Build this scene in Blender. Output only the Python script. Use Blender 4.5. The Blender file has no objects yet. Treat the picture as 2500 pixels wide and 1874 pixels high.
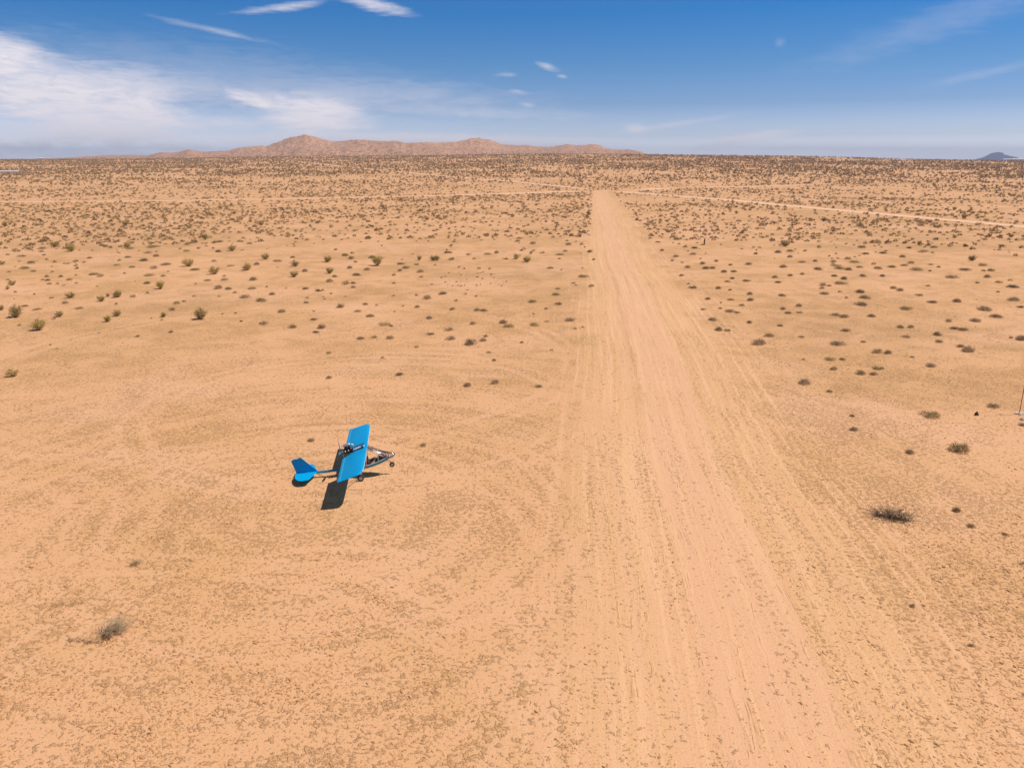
import bpy, bmesh, math, random
import numpy as np
from mathutils import Vector, noise as mnoise

SC = bpy.context.scene
COL = SC.collection
R = math.radians

# ------------------------------------------------------------------ camera, world, sun, exposure
CAM_H = 19.1
cam_d = bpy.data.cameras.new('camera')
cam = bpy.data.objects.new('camera', cam_d)
COL.objects.link(cam)
cam.location = (0, 0, CAM_H)
cam.rotation_euler = (R(90 - 16.045), 0, 0)
cam_d.sensor_width = 36
cam_d.lens = 27.389
cam_d.clip_start = 0.1
cam_d.clip_end = 60000
SC.camera = cam

SUN_VEC = Vector((0.625, 0.10, 1.0)).normalized()
sun_d = bpy.data.lights.new('sun', 'SUN')
sun_d.energy = 4.3
sun_d.angle = R(0.53)
sun_d.color = (1.0, 0.94, 0.85)
sun = bpy.data.objects.new('sun', sun_d)
COL.objects.link(sun)
sun.location = (60, 10, 90)
sun.rotation_euler = SUN_VEC.to_track_quat('Z', 'Y').to_euler()

SC.view_settings.view_transform = 'Standard'
SC.view_settings.look = 'None'
SC.view_settings.exposure = 0.0
SC.view_settings.gamma = 1.0
SC.cycles.max_bounces = 6
SC.cycles.transparent_max_bounces = 12
SC.cycles.volume_bounces = 0


PLANE_AT = (-9.467, 45.633, 0.0)
SKYTINT = [(0.0, (1.914, 1.922, 2.588)), (0.0165, (1.914, 1.922, 2.588)), (0.0393, (1.078, 1.096, 1.49)), (0.0908, (0.524, 0.677, 1.049)), (0.1533, (0.301, 0.586, 0.944)), (0.2374, (0.104, 0.504, 0.937)), (0.5, (0.6, 0.62, 0.66)), (1.0, (0.62, 0.5, 0.46))]
CLOUDCOL = (9.2, 8.6, 9.1)
CLOUDS = [(-27.04, 3.12, 6.8, 2.461, -0.04, 0.97, 0.62, 1.3), (-32.07, 5.84, 3.76, 1.39, -0.12, 0.92, 0.55, 1.3), (-30.8, 4.1, 4.63, 1.448, -0.12, 0.75, 0.7, 1.3), (-26.11, 2.03, 4.78, 1.39, -0.0, 0.95, 0.5, 1.2), (-23.73, 4.6, 9.55, 1.158, -0.12, 0.26, 0.9, 1.6), (-13.5, 2.72, 3.91, 1.621, -0.03, 1.0, 0.62, 1.3), (-17.45, 3.8, 1.68, 0.492, -0.28, 0.92, 0.6, 1.2), (-14.99, 3.69, 2.61, 0.579, -0.2, 0.6, 0.8, 1.2), (-19.22, 2.34, 2.03, 0.521, 0, 0.55, 0.8, 1.2), (-6.63, 1.21, 13.9, 0.579, -0.012, 1.1, 0.7, 1.0), (-19.22, 4.74, 17.95, 2.316, -0.07, 0.22, 1.0, 1.6), (-8.62, 4.17, 10.42, 0.984, -0.03, 0.26, 1.0, 1.6), (-2.03, 3.14, 8.69, 0.405, -0.03, 0.25, 1.0, 1.6), (-15.13, 9.4, 2.75, 0.261, 0.16, 0.62, 1.2, 2.2), (-9.13, 9.78, 2.32, 0.463, -0.22, 0.85, 1.1, 2.0), (-19.61, 7.92, 3.04, 0.203, -0.16, 0.4, 1.2, 2.2), (8.68, 2.01, 0.93, 0.347, -0.15, 0.8, 1.1, 1.8), (11.43, 2.34, 4.05, 0.232, 0.14, 0.35, 1.2, 1.9), (15.8, 1.28, 3.76, 0.434, 0.14, 0.8, 0.8, 1.3), (28.62, 8.51, 9.26, 1.158, 0.3, 0.15, 1.0, 1.6), (29.72, 5.0, 4.63, 0.318, 0.2, 0.13, 1.0, 1.6), (20.75, 0.91, 10.13, 0.405, 0, 0.35, 1, 1.3), (2.46, 6.09, 0.75, 0.232, -0.28, 0.62, 1.2, 2.0), (3.41, 5.47, 0.41, 0.145, -0.1, 0.35, 0.9, 1.3), (-0.58, 5.58, 0.81, 0.174, 0, 0.35, 1.2, 2.0), (17.66, 7.25, 0.35, 0.29, 0, 0.14, 0.9, 1.2), (0.35, 4.5, 0.64, 0.174, -0.1, 0.38, 1.2, 2.0), (1.01, 3.65, 0.58, 0.174, -0.1, 0.38, 1.2, 2.0), (23.24, 0.64, 14.48, 0.521, 0, 0.28, 1.0, 0.8), (-31.44, 0.9, 12.16, 0.695, 0, 0.65, 0.9, 1.0), (-29.07, 0.53, 36.19, 1.303, 0, 0.8, 1.0, 0.4)]


class NT:
    """small helper for building node trees"""
    def __init__(self, tree):
        self.t = tree
        tree.nodes.clear()
    def n(self, kind, **kw):
        nd = self.t.nodes.new(kind)
        for k, v in kw.items():
            setattr(nd, k, v)
        return nd
    def put(self, sock, v):
        if isinstance(v, bpy.types.NodeSocket):
            self.t.links.new(v, sock)
        elif v is not None:
            if sock.type == 'RGBA' and not isinstance(v, (int, float)):
                v = tuple(v) + ((1,) if len(v) == 3 else ())
            sock.default_value = v
    def m(self, op, a, b=None, c=None, clamp=False):
        nd = self.n('ShaderNodeMath', operation=op, use_clamp=clamp)
        for i, v in enumerate((a, b, c)):
            if v is not None:
                self.put(nd.inputs[i], v)
        return nd.outputs[0]
    def v(self, op, a, b=None, s=None):
        nd = self.n('ShaderNodeVectorMath', operation=op)
        self.put(nd.inputs[0], a)
        if b is not None:
            self.put(nd.inputs[1], b)
        if s is not None:
            self.put(nd.inputs['Scale'], s)
        return nd.outputs[1] if op in ('LENGTH', 'DOT_PRODUCT', 'DISTANCE') else nd.outputs[0]
    def xyz(self, v):
        nd = self.n('ShaderNodeSeparateXYZ')
        self.put(nd.inputs[0], v)
        return nd.outputs
    def comb(self, x, y, z=0.0):
        nd = self.n('ShaderNodeCombineXYZ')
        for i, k in enumerate((x, y, z)):
            self.put(nd.inputs[i], k)
        return nd.outputs[0]
    def noise(self, vec, scale, detail=3, rough=0.55, dist=0.0):
        nd = self.n('ShaderNodeTexNoise')
        self.put(nd.inputs['Vector'], vec)
        self.put(nd.inputs['Scale'], scale)
        self.put(nd.inputs['Detail'], detail)
        self.put(nd.inputs['Roughness'], rough)
        self.put(nd.inputs['Distortion'], dist)
        return nd.outputs['Fac']
    def voro(self, vec, scale, feature='F1'):
        nd = self.n('ShaderNodeTexVoronoi', feature=feature)
        self.put(nd.inputs['Vector'], vec)
        self.put(nd.inputs['Scale'], scale)
        return nd.outputs
    def step(self, v, a, b, lo=0.0, hi=1.0):
        nd = self.n('ShaderNodeMapRange', interpolation_type='SMOOTHSTEP')
        self.put(nd.inputs[0], v)
        for i, k in enumerate((a, b, lo, hi)):
            self.put(nd.inputs[i + 1], k)
        return nd.outputs[0]
    def ramp(self, v, stops, interp='LINEAR'):
        nd = self.n('ShaderNodeValToRGB')
        cr = nd.color_ramp
        cr.interpolation = interp
        while len(cr.elements) < len(stops):
            cr.elements.new(0.5)
        for e, (p, c) in zip(cr.elements, stops):
            e.position = p
            e.color = (c, c, c, 1) if isinstance(c, (int, float)) else tuple(c) + (1,)
        self.put(nd.inputs[0], v)
        return nd.outputs[0]
    def mix(self, f, a, b, blend='MIX'):
        nd = self.n('ShaderNodeMix', data_type='RGBA', blend_type=blend)
        self.put(nd.inputs[0], f)
        self.put(nd.inputs[6], a)
        self.put(nd.inputs[7], b)
        return nd.outputs[2]


# ---- the sky: Nishita daylight with cirrus mixed in by direction
W = bpy.data.worlds.new('World')
SC.world = W
W.use_nodes = True
w = NT(W.node_tree)
sky = w.n('ShaderNodeTexSky', sky_type='NISHITA')
sky.sun_disc = False
sky.sun_elevation = math.asin(SUN_VEC.z)
sky.sun_rotation = math.atan2(SUN_VEC.x, SUN_VEC.y)
sky.altitude = 900
sky.air_density = 1.0
sky.dust_density = 0.6
sky.ozone_density = 2.0
gen = w.n('ShaderNodeTexCoord').outputs['Generated']
gx, gy, gz = w.xyz(gen)[0:3]
az = w.m('ARCTAN2', gx, gy)
el = w.m('ARCSINE', gz)
azd = w.m('MULTIPLY', az, 57.29578)
eld = w.m('MULTIPLY', el, 57.29578)
# deep blue above pale horizon; overhead tinted warm and dim to cut blue fill
skyc = w.mix(1.0, sky.outputs[0], w.ramp(w.m('DIVIDE', eld, 40.0, clamp=True), SKYTINT), 'MULTIPLY')
# the horizon opposite the sun is veiled by thin bright haze
veil = w.m('MULTIPLY', w.step(azd, 12.0, -34.0), w.step(eld, 0.0, 4.5, 0.42, 0.0))
skyc = w.v('SCALE', skyc, s=w.m('ADD', veil, 1.0))
cvec = w.comb(w.m('MULTIPLY', azd, 0.10), w.m('MULTIPLY', eld, 0.42))
n1 = w.noise(cvec, 2.2, 6, 0.6, 0.6)
n2 = w.noise(w.comb(w.m('MULTIPLY', azd, 0.16), w.m('ADD', w.m('MULTIPLY', eld, 1.1), w.m('MULTIPLY', azd, 0.02))), 3.0, 6, 0.62, 0.4)
wx = w.m('MULTIPLY', w.m('SUBTRACT', n1, 0.5), 1.0)
wy = w.m('MULTIPLY', w.m('SUBTRACT', n2, 0.5), 1.0)
total = None
for (a0, e0, da, de, tilt, amp, soft, warp) in CLOUDS:
    x = w.m('SUBTRACT', azd, a0)
    y = w.m('SUBTRACT', w.m('SUBTRACT', eld, e0), w.m('MULTIPLY', x, tilt))
    x = w.m('ADD', w.m('DIVIDE', x, da), w.m('MULTIPLY', wx, warp))
    y = w.m('ADD', w.m('DIVIDE', y, de), w.m('MULTIPLY', wy, warp))
    d = w.m('SQRT', w.m('ADD', w.m('MULTIPLY', x, x), w.m('MULTIPLY', y, y)))
    k = w.step(d, 1.0 - soft, 1.0 + soft * 0.35, amp, 0.0)
    total = k if total is None else w.m('SUBTRACT', w.m('ADD', total, k), w.m('MULTIPLY', total, k))
n3 = w.noise(w.comb(w.m('MULTIPLY', azd, 0.35), w.m('ADD', w.m('MULTIPLY', eld, 1.0), w.m('MULTIPLY', azd, 0.12))), 1.5, 8, 0.66, 0.9)
tex = w.m('MULTIPLY', w.step(n2, 0.28, 0.72, 0.78, 1.10), w.step(n3, 0.28, 0.58, 0.72, 1.05))
total = w.m('MULTIPLY', total, tex, clamp=True)
cloudy = w.mix(total, skyc, CLOUDCOL)
bg = w.n('ShaderNodeBackground')
w.put(bg.inputs[0], cloudy)
bg.inputs[1].default_value = 0.10
wo = w.n('ShaderNodeOutputWorld')
w.put(wo.inputs[0], bg.outputs[0])


# ------------------------------------------------------------------ object helpers
def link(o, parent=None):
    COL.objects.link(o)
    if parent is not None:
        o.parent = parent
    return o

def tag(o, label=None, cat=None, group=None, kind=None):
    if label: o['label'] = label
    if cat: o['category'] = cat
    if group: o['group'] = group
    if kind: o['kind'] = kind
    return o

def empty(name, loc=(0, 0, 0), rot=(0, 0, 0)):
    o = bpy.data.objects.new(name, None)
    o.location = loc
    o.rotation_euler = rot
    o.empty_display_size = 0.3
    return link(o)

def mesh_np(name, verts, faces, mat=None, smooth=False):
    """verts (n,3), faces (m,k) with one k"""
    verts = np.ascontiguousarray(verts, dtype=np.float32)
    faces = np.ascontiguousarray(faces, dtype=np.int32)
    me = bpy.data.meshes.new(name)
    me.vertices.add(len(verts))
    me.vertices.foreach_set('co', verts.ravel())
    k = faces.shape[1]
    me.loops.add(faces.size)
    me.loops.foreach_set('vertex_index', faces.ravel())
    me.polygons.add(len(faces))
    me.polygons.foreach_set('loop_start', np.arange(0, faces.size, k, dtype=np.int32))
    me.polygons.foreach_set('use_smooth', np.full(len(faces), bool(smooth)))
    me.update(calc_edges=True)
    me.validate()
    if mat: me.materials.append(mat)
    return me

def obj_np(name, verts, faces, mat, parent=None, smooth=False):
    return link(bpy.data.objects.new(name, mesh_np(name, verts, faces, mat, smooth)), parent)

class MB:
    """collects shapes and links them as ONE mesh object"""
    def __init__(self):
        self.b = bmesh.new()
    def box(self, c, s, rot=None):
        hx, hy, hz = s[0] / 2, s[1] / 2, s[2] / 2
        vs = [Vector((x, y, z)) for x in (-hx, hx) for y in (-hy, hy) for z in (-hz, hz)]
        if rot is not None:
            vs = [rot @ v for v in vs]
        return self.hexa([v + Vector(c) for v in vs])
    def hexa(self, p):
        """8 corners ordered x-,x+ / y-,y+ / z-,z+"""
        v = [self.b.verts.new(q) for q in p]
        for f in ((0, 1, 3, 2), (4, 6, 7, 5), (0, 4, 5, 1), (2, 3, 7, 6), (0, 2, 6, 4), (1, 5, 7, 3)):
            self.b.faces.new([v[i] for i in f])
        return self
    def tube(self, pts, r, seg=8, cap=True):
        pts = [Vector(p) for p in pts]
        rr = r if isinstance(r, (list, tuple)) else [r] * len(pts)
        rings = []
        t0 = (pts[1] - pts[0]).normalized()
        up = Vector((0, 0, 1)) if abs(t0.z) < 0.9 else Vector((0, 1, 0))
        for i, p in enumerate(pts):
            t = (pts[min(i + 1, len(pts) - 1)] - pts[max(i - 1, 0)]).normalized()
            a = t.cross(up).normalized()
            c = a.cross(t).normalized()
            rings.append([self.b.verts.new(p + (a * math.cos(k) + c * math.sin(k)) * rr[i])
                          for k in (2 * math.pi * j / seg for j in range(seg))])
        for A, B in zip(rings, rings[1:]):
            for j in range(seg):
                self.b.faces.new((A[j], A[(j + 1) % seg], B[(j + 1) % seg], B[j]))
        if cap:
            self.b.faces.new(rings[0][::-1])
            self.b.faces.new(rings[-1])
        return self
    def lathe(self, c, axis, prof, seg=24):
        """prof = [(offset along axis, radius)]"""
        axis = Vector(axis).normalized()
        up = Vector((0, 0, 1)) if abs(axis.z) < 0.9 else Vector((1, 0, 0))
        a = axis.cross(up).normalized()
        b = a.cross(axis).normalized()
        rings = []
        for h, r in prof:
            rings.append([self.b.verts.new(Vector(c) + axis * h + (a * math.cos(k) + b * math.sin(k)) * max(r, 1e-4))
                          for k in (2 * math.pi * j / seg for j in range(seg))])
        for A, B in zip(rings, rings[1:]):
            for j in range(seg):
                self.b.faces.new((A[j], A[(j + 1) % seg], B[(j + 1) % seg], B[j]))
        return self
    def slab(self, pts, nrm, th):
        """flat polygon given as 3D points, thickened along nrm"""
        nrm = Vector(nrm).normalized() * th / 2
        A = [self.b.verts.new(Vector(p) + nrm) for p in pts]
        B = [self.b.verts.new(Vector(p) - nrm) for p in pts]
        self.b.faces.new(A)
        self.b.faces.new(B[::-1])
        n = len(pts)
        for i in range(n):
            self.b.faces.new((A[i], B[i], B[(i + 1) % n], A[(i + 1) % n]))
        return self
    def grid(self, rows, closed=False):
        vs = [[self.b.verts.new(p) for p in r] for r in rows]
        for A, B in zip(vs, vs[1:]):
            n = len(A)
            for j in range(n if closed else n - 1):
                self.b.faces.new((A[j], A[(j + 1) % n], B[(j + 1) % n], B[j]))
        return vs
    def build(self, name, mat, parent=None, smooth=False, bevel=0):
        bmesh.ops.remove_doubles(self.b, verts=self.b.verts, dist=1e-5)
        bmesh.ops.recalc_face_normals(self.b, faces=self.b.faces)
        me = bpy.data.meshes.new(name)
        self.b.to_mesh(me)
        self.b.free()
        me.materials.append(mat)
        if smooth:
            me.polygons.foreach_set('use_smooth', [True] * len(me.polygons))
        o = link(bpy.data.objects.new(name, me), parent)
        if bevel:
            md = o.modifiers.new('bevel', 'BEVEL')
            md.width = bevel
            md.segments = 2
            md.limit_method = 'ANGLE'
        return o


def value_noise(x, y, seed=0):
    xi = np.floor(x).astype(np.int64); yi = np.floor(y).astype(np.int64)
    fx = x - xi; fy = y - yi
    fx = fx * fx * (3 - 2 * fx); fy = fy * fy * (3 - 2 * fy)
    def h(a, b):
        n = (a * 374761393 + b * 668265263 + seed * 982451653) & 0xFFFFFFFF
        n = ((n ^ (n >> 13)) * 1274126177) & 0xFFFFFFFF
        return ((n ^ (n >> 16)) & 0xFFFF) / 65535.0
    return (h(xi, yi) * (1 - fx) + h(xi + 1, yi) * fx) * (1 - fy) + (h(xi, yi + 1) * (1 - fx) + h(xi + 1, yi + 1) * fx) * fy

def fbm(x, y, seed=0, octv=4):
    s = 0; a = 0.5; t = 0
    for i in range(octv):
        s = s + a * value_noise(x * 2 ** i, y * 2 ** i, seed + i * 17)
        t += a; a *= 0.55
    return s / t


# ------------------------------------------------------------------ materials
def mat(name, color, rough=0.6, metal=0.0, var=0.0, vscale=6.0, coat=0.0, bump=0.0, bscale=40.0, objvar=0.0, spec=0.4):
    M = bpy.data.materials.new(name)
    M.use_nodes = True
    t = NT(M.node_tree)
    p = t.n('ShaderNodeBsdfPrincipled')
    o = t.n('ShaderNodeOutputMaterial')
    t.put(o.inputs[0], p.outputs[0])
    c = color
    if var or objvar:
        tc = t.n('ShaderNodeTexCoord').outputs['Object']
        f = t.noise(tc, vscale, 4, 0.6)
        k = t.step(f, 0.25, 0.75, 1 - var, 1 + var)
        if objvar:
            rnd = t.n('ShaderNodeObjectInfo').outputs['Random']
            k = t.m('MULTIPLY', k, t.m('ADD', t.m('MULTIPLY', rnd, 2 * objvar), 1 - objvar))
        c = t.v('SCALE', tuple(color), s=k)
    t.put(p.inputs['Base Color'], c)
    p.inputs['Roughness'].default_value = rough
    p.inputs['Metallic'].default_value = metal
    p.inputs['Specular IOR Level'].default_value = spec
    if coat:
        p.inputs['Coat Weight'].default_value = coat
        p.inputs['Coat Roughness'].default_value = 0.15
    if bump:
        tc = t.n('ShaderNodeTexCoord').outputs['Object']
        bn = t.n('ShaderNodeBump')
        bn.inputs['Strength'].default_value = bump
        bn.inputs['Distance'].default_value = 0.01
        t.put(bn.inputs['Height'], t.noise(tc, bscale, 3))
        t.put(p.inputs['Normal'], bn.outputs[0])
    return M

# ---- desert soil: one world-space material shared by the ground and the dirt runway
RUN_TAN = 0.0908
RUN_COS = 1 / math.sqrt(1 + RUN_TAN ** 2)
WEAR = [(-1.5, 0.0), (-0.6, 0.5), (0.0, 0.25), (0.5, 0.7), (0.9, 0.3), (1.6, 0.8), (2.1, 0.4), (2.8, 0.9),
        (3.3, 0.4), (3.9, 0.95), (4.5, 0.7), (5.0, 0.4), (5.5, 1.0), (6.4, 1.0), (6.8, 0.75), (7.3, 1.0), (8.2, 1.0), (8.6, 0.7), (9.0, 1.0), (9.7, 0.9), (10.2, 0.25), (11.0, 0.7), (11.5, 0.3),
        (12.6, 0.55), (14.5, 0.3), (17.5, 0.0)]
def wear_np(x, y):
    q = (x - RUN_TAN * y) * RUN_COS
    q = q + 0.35 * np.sin(y * 0.045) + 0.15 * np.sin(y * 0.13 + 1.0)
    v = np.interp(q, [a for a, b in WEAR], [b for a, b in WEAR])
    return np.where((y > 515), 0, v)
LOOPS = [(-12.0, 60.0, 18.0, 0.4), (-12.0, 60.0, 16.2, 0.4), (-10.0, 41.0, 14.2, 0.4), (-10.0, 41.0, 12.5, 0.4), (-16.0, 33.0, 19.3, 0.4), (-16.0, 33.0, 17.5, 0.4),
         (-22.0, 76.0, 29.0, 0.45), (-22.0, 76.0, 27.2, 0.45), (-30.5, 37.0, 9.0, 0.5), (-31.5, 37.5, 6.8, 0.5), (-31.0, 37.5, 11.5, 0.5), (-18.0, 12.0, 23.5, 0.4), (-18.0, 12.0, 21.7, 0.4),
         (55.0, 26.0, 26.5, 0.45), (55.0, 26.0, 28.5, 0.45), (50.0, 96.0, 36.0, 0.45), (50.0, 96.0, 34.0, 0.45), (-9.0, 24.0, 12.0, 0.35), (-9.0, 24.0, 10.4, 0.35)]

def soil_material():
    M = bpy.data.materials.new('desert_soil')
    M.use_nodes = True
    t = NT(M.node_tree)
    P = t.n('ShaderNodeNewGeometry').outputs['Position']
    x, y, z = t.xyz(P)[0:3]
    flat = t.comb(x, y, 0.0)
    big = t.noise(flat, 0.012, 3, 0.5)
    mid = t.noise(flat, 0.07, 4, 0.6)
    patch = t.noise(flat, 0.32, 4, 0.62, 0.6)
    crust = t.noise(flat, 3.7, 4, 0.70, 0.3)
    grain = t.noise(flat, 13.0, 3, 0.6)
    # wear of the runway across its width
    q = t.m('MULTIPLY', t.m('SUBTRACT', x, t.m('MULTIPLY', y, RUN_TAN)), RUN_COS)
    q = t.m('ADD', q, t.m('MULTIPLY', t.m('SINE', t.m('MULTIPLY', y, 0.045)), 0.35))
    q = t.m('ADD', q, t.m('MULTIPLY', t.m('SINE', t.m('ADD', t.m('MULTIPLY', y, 0.13), 1.0)), 0.15))
    q = t.m('ADD', q, t.m('MULTIPLY', t.m('SUBTRACT', patch, 0.5), 0.5))
    lo, hi = WEAR[0][0], WEAR[-1][0]
    wr = t.ramp(t.m('DIVIDE', t.m('SUBTRACT', q, lo), hi - lo, clamp=True), [((a - lo) / (hi - lo), b) for a, b in WEAR])
    # fine lengthwise streaks left by tyres
    st = t.noise(t.comb(t.m('MULTIPLY', q, 2.6), t.m('MULTIPLY', y, 0.035)), 1.0, 3, 0.6)
    left = t.m('SUBTRACT', x, t.m('MULTIPLY', y, 0.102))
    inside = t.m('MULTIPLY', t.step(t.m('ADD', left, t.m('MULTIPLY', t.m('SUBTRACT', mid, 0.5), 5.0)), -3.0, 2.4), t.step(q, 12.5, 16.5, 1.0, 0.0))
    inside = t.m('MULTIPLY', inside, t.step(y, 506.0, 516.0, 1.0, 0.0))
    wide = t.m('MULTIPLY', t.step(left, -5.0, 1.5), t.step(q, 13.0, 22.0, 1.0, 0.0))
    wide = t.m('MULTIPLY', wide, t.step(y, 506.0, 516.0, 1.0, 0.0))
    streak = t.m('MULTIPLY', t.step(st, 0.50, 0.62), wide)
    wear = t.m('MULTIPLY', wr, inside)
    wear = t.m('MAXIMUM', wear, t.m('MULTIPLY', streak, 0.75))
    # looping tyre tracks on the apron
    loop = None
    for cx, cy, rad, wd in LOOPS:
        d = t.v('DISTANCE', flat, (cx, cy, 0.0))
        d = t.m('ADD', d, t.m('MULTIPLY', t.m('SUBTRACT', mid, 0.5), 3.0))
        d = t.m('ABSOLUTE', t.m('SUBTRACT', d, rad))
        k = t.step(d, wd * 0.3, wd * 1.5, 0.85, 0.0)
        loop = k if loop is None else t.m('MAXIMUM', loop, k)
    loop = t.m('MULTIPLY', loop, t.m('MULTIPLY', t.step(patch, 0.38, 0.62, 0.1, 1.0), t.step(q, 2.0, 5.0, 1.0, 0.15)))
    run_wear = wear
    wear = t.m('MAXIMUM', wear, loop)
    # colours
    pink = (0.735, 0.408, 0.217)
    ochre = (0.690, 0.382, 0.180)
    tan = (0.595, 0.335, 0.158)
    pale = (0.768, 0.435, 0.258)
    straw = (0.715, 0.412, 0.190)
    c = t.mix(t.step(mid, 0.34, 0.68), pink, ochre)
    c = t.mix(t.m('MULTIPLY', t.step(t.m('ADD', t.m('MULTIPLY', big, 0.65), t.m('MULTIPLY', t.noise(flat, 0.035, 3, 0.6), 0.35)), 0.44, 0.64), 0.85), c, tan)
    c = t.mix(t.m('MULTIPLY', t.step(t.noise(flat, 0.055, 3, 0.55, 0.4), 0.52, 0.66), 0.55), c, pale)
    edge = t.m('MULTIPLY', t.step(q, 9.4, 10.4), t.step(q, 13.0, 17.0, 1.0, 0.0))
    edge2 = t.m('MULTIPLY', t.step(q, -2.0, 1.0), t.step(q, 3.0, 5.5, 1.0, 0.0))
    c = t.mix(t.m('MULTIPLY', t.m('MULTIPLY', t.m('MAXIMUM', edge, edge2), inside), 0.85), c, straw)
    # crust of dry weeds: small raised flakes, gathered in patches and, on the runway, in lengthwise rows
    row = t.noise(t.comb(t.m('MULTIPLY', q, 1.25), t.m('MULTIPLY', y, 0.055), 3.0), 1.0, 4, 0.62)
    row2 = t.noise(t.comb(t.m('MULTIPLY', q, 3.4), t.m('MULTIPLY', y, 0.10), 7.0), 1.0, 3, 0.6)
    rows = t.m('ADD', t.m('MULTIPLY', row, 0.55), t.m('MULTIPLY', row2, 0.45))
    # around the parking place the crust is swept into long arcs
    ox = t.m('ADD', x, 12.0)
    oy = t.m('SUBTRACT', y, 40.0)
    rad = t.m('SQRT', t.m('ADD', t.m('MULTIPLY', ox, ox), t.m('ADD', t.m('MULTIPLY', oy, oy), 1.0)))
    arcn = t.noise(t.comb(t.m('MULTIPLY', rad, 1.15), t.m('MULTIPLY', t.m('DIVIDE', ox, rad), 1.6), t.m('MULTIPLY', t.m('DIVIDE', oy, rad), 1.6)), 1.0, 4, 0.6, 0.3)
    near = t.m('MULTIPLY', t.step(rad, 30.0, 62.0, 1.0, 0.0), 0.42)
    field = t.m('ADD', t.m('MULTIPLY', patch, 0.60), t.m('MULTIPLY', mid, 0.40))
    field = t.m('ADD', t.m('MULTIPLY', field, t.m('SUBTRACT', 1.0, near)), t.m('MULTIPLY', arcn, near))
    sel = t.m('ADD', t.m('MULTIPLY', field, t.m('SUBTRACT', 1.0, t.m('MULTIPLY', inside, 0.7))), t.m('MULTIPLY', rows, t.m('MULTIPLY', inside, 0.7)))
    cover = t.step(sel, 0.40, 0.60, 0.0, 1.0)
    cover = t.m('SUBTRACT', t.m('SUBTRACT', cover, t.m('MULTIPLY', run_wear, 0.55)), t.m('MULTIPLY', loop, 0.65))
    # the flakes themselves break out where the cover is strong
    thr = t.m('SUBTRACT', 0.635, t.m('MULTIPLY', cover, 0.130))
    flake = t.step(t.m('SUBTRACT', crust, thr), -0.025, 0.045)
    speck = t.step(t.noise(flat, 5.5, 3, 0.6), 0.60, 0.66)
    speck = t.m('MULTIPLY', speck, t.m('SUBTRACT', 0.85, t.m('MULTIPLY', wear, 0.6)))
    flake = t.m('MAXIMUM', flake, t.m('MULTIPLY', speck, 0.7))
    # wandering broken edges of crust that run along the strip
    along = t.noise(t.comb(t.m('MULTIPLY', q, 0.62), t.m('MULTIPLY', y, 0.022), 11.0), 1.0, 4, 0.55)
    line = t.step(t.m('ABSOLUTE', t.m('SUBTRACT', t.m('FRACT', t.m('MULTIPLY', along, 5.0)), 0.5)), 0.0, 0.11, 1.0, 0.0)
    line = t.m('MULTIPLY', line, t.m('MULTIPLY', inside, t.step(t.noise(flat, 0.9, 4, 0.65), 0.47, 0.62)))
    flake = t.m('MAXIMUM', flake, t.m('MULTIPLY', line, 0.55))
    c = t.mix(t.m('MULTIPLY', run_wear, 0.75), c, pale)
    c = t.mix(t.m('MULTIPLY', streak, 0.45), c, (0.83, 0.50, 0.275))
    c = t.mix(t.m('MULTIPLY', loop, 0.40), c, pale)
    weed = t.mix(t.step(mid, 0.4, 0.62), (0.535, 0.280, 0.128), (0.52, 0.288, 0.120))
    c = t.mix(t.m('MULTIPLY', flake, 0.58), c, weed)
    c = t.v('SCALE', c, s=t.step(grain, 0.2, 0.8, 0.90, 1.10))
    p = t.n('ShaderNodeBsdfPrincipled')
    t.put(p.inputs['Base Color'], c)
    p.inputs['Roughness'].default_value = 0.95
    p.inputs['Specular IOR Level'].default_value = 0.15
    bn = t.n('ShaderNodeBump')
    bn.inputs['Strength'].default_value = 0.8
    bn.inputs['Distance'].default_value = 0.06
    t.put(bn.inputs['Height'], t.m('ADD', t.m('MULTIPLY', flake, 0.9), t.m('ADD', t.m('MULTIPLY', grain, 0.28), t.m('MULTIPLY', st, t.m('MULTIPLY', inside, 0.5)))))
    t.put(p.inputs['Normal'], bn.outputs[0])
    o = t.n('ShaderNodeOutputMaterial')
    t.put(o.inputs[0], p.outputs[0])
    return M

def hill_material(base, dark, rock, sc):
    M = bpy.data.materials.new('hill_soil')
    M.use_nodes = True
    t = NT(M.node_tree)
    P = t.n('ShaderNodeNewGeometry').outputs['Position']
    a = t.noise(P, 0.006 * sc, 4, 0.6)
    b = t.noise(P, 0.035 * sc, 5, 0.7)
    v = t.voro(P, 0.11 * sc)[0]
    c = t.mix(t.step(a, 0.35, 0.65), base, [k * 0.9 for k in base])
    c = t.mix(t.step(v, 0.24, 0.44, 0.8, 0.0), c, dark)
    c = t.mix(t.step(b, 0.57, 0.66, 0.0, 0.85), c, rock)
    p = t.n('ShaderNodeBsdfPrincipled')
    t.put(p.inputs['Base Color'], c)
    p.inputs['Roughness'].default_value = 0.95
    p.inputs['Specular IOR Level'].default_value = 0.1
    o = t.n('ShaderNodeOutputMaterial')
    t.put(o.inputs[0], p.outputs[0])
    return M

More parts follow.
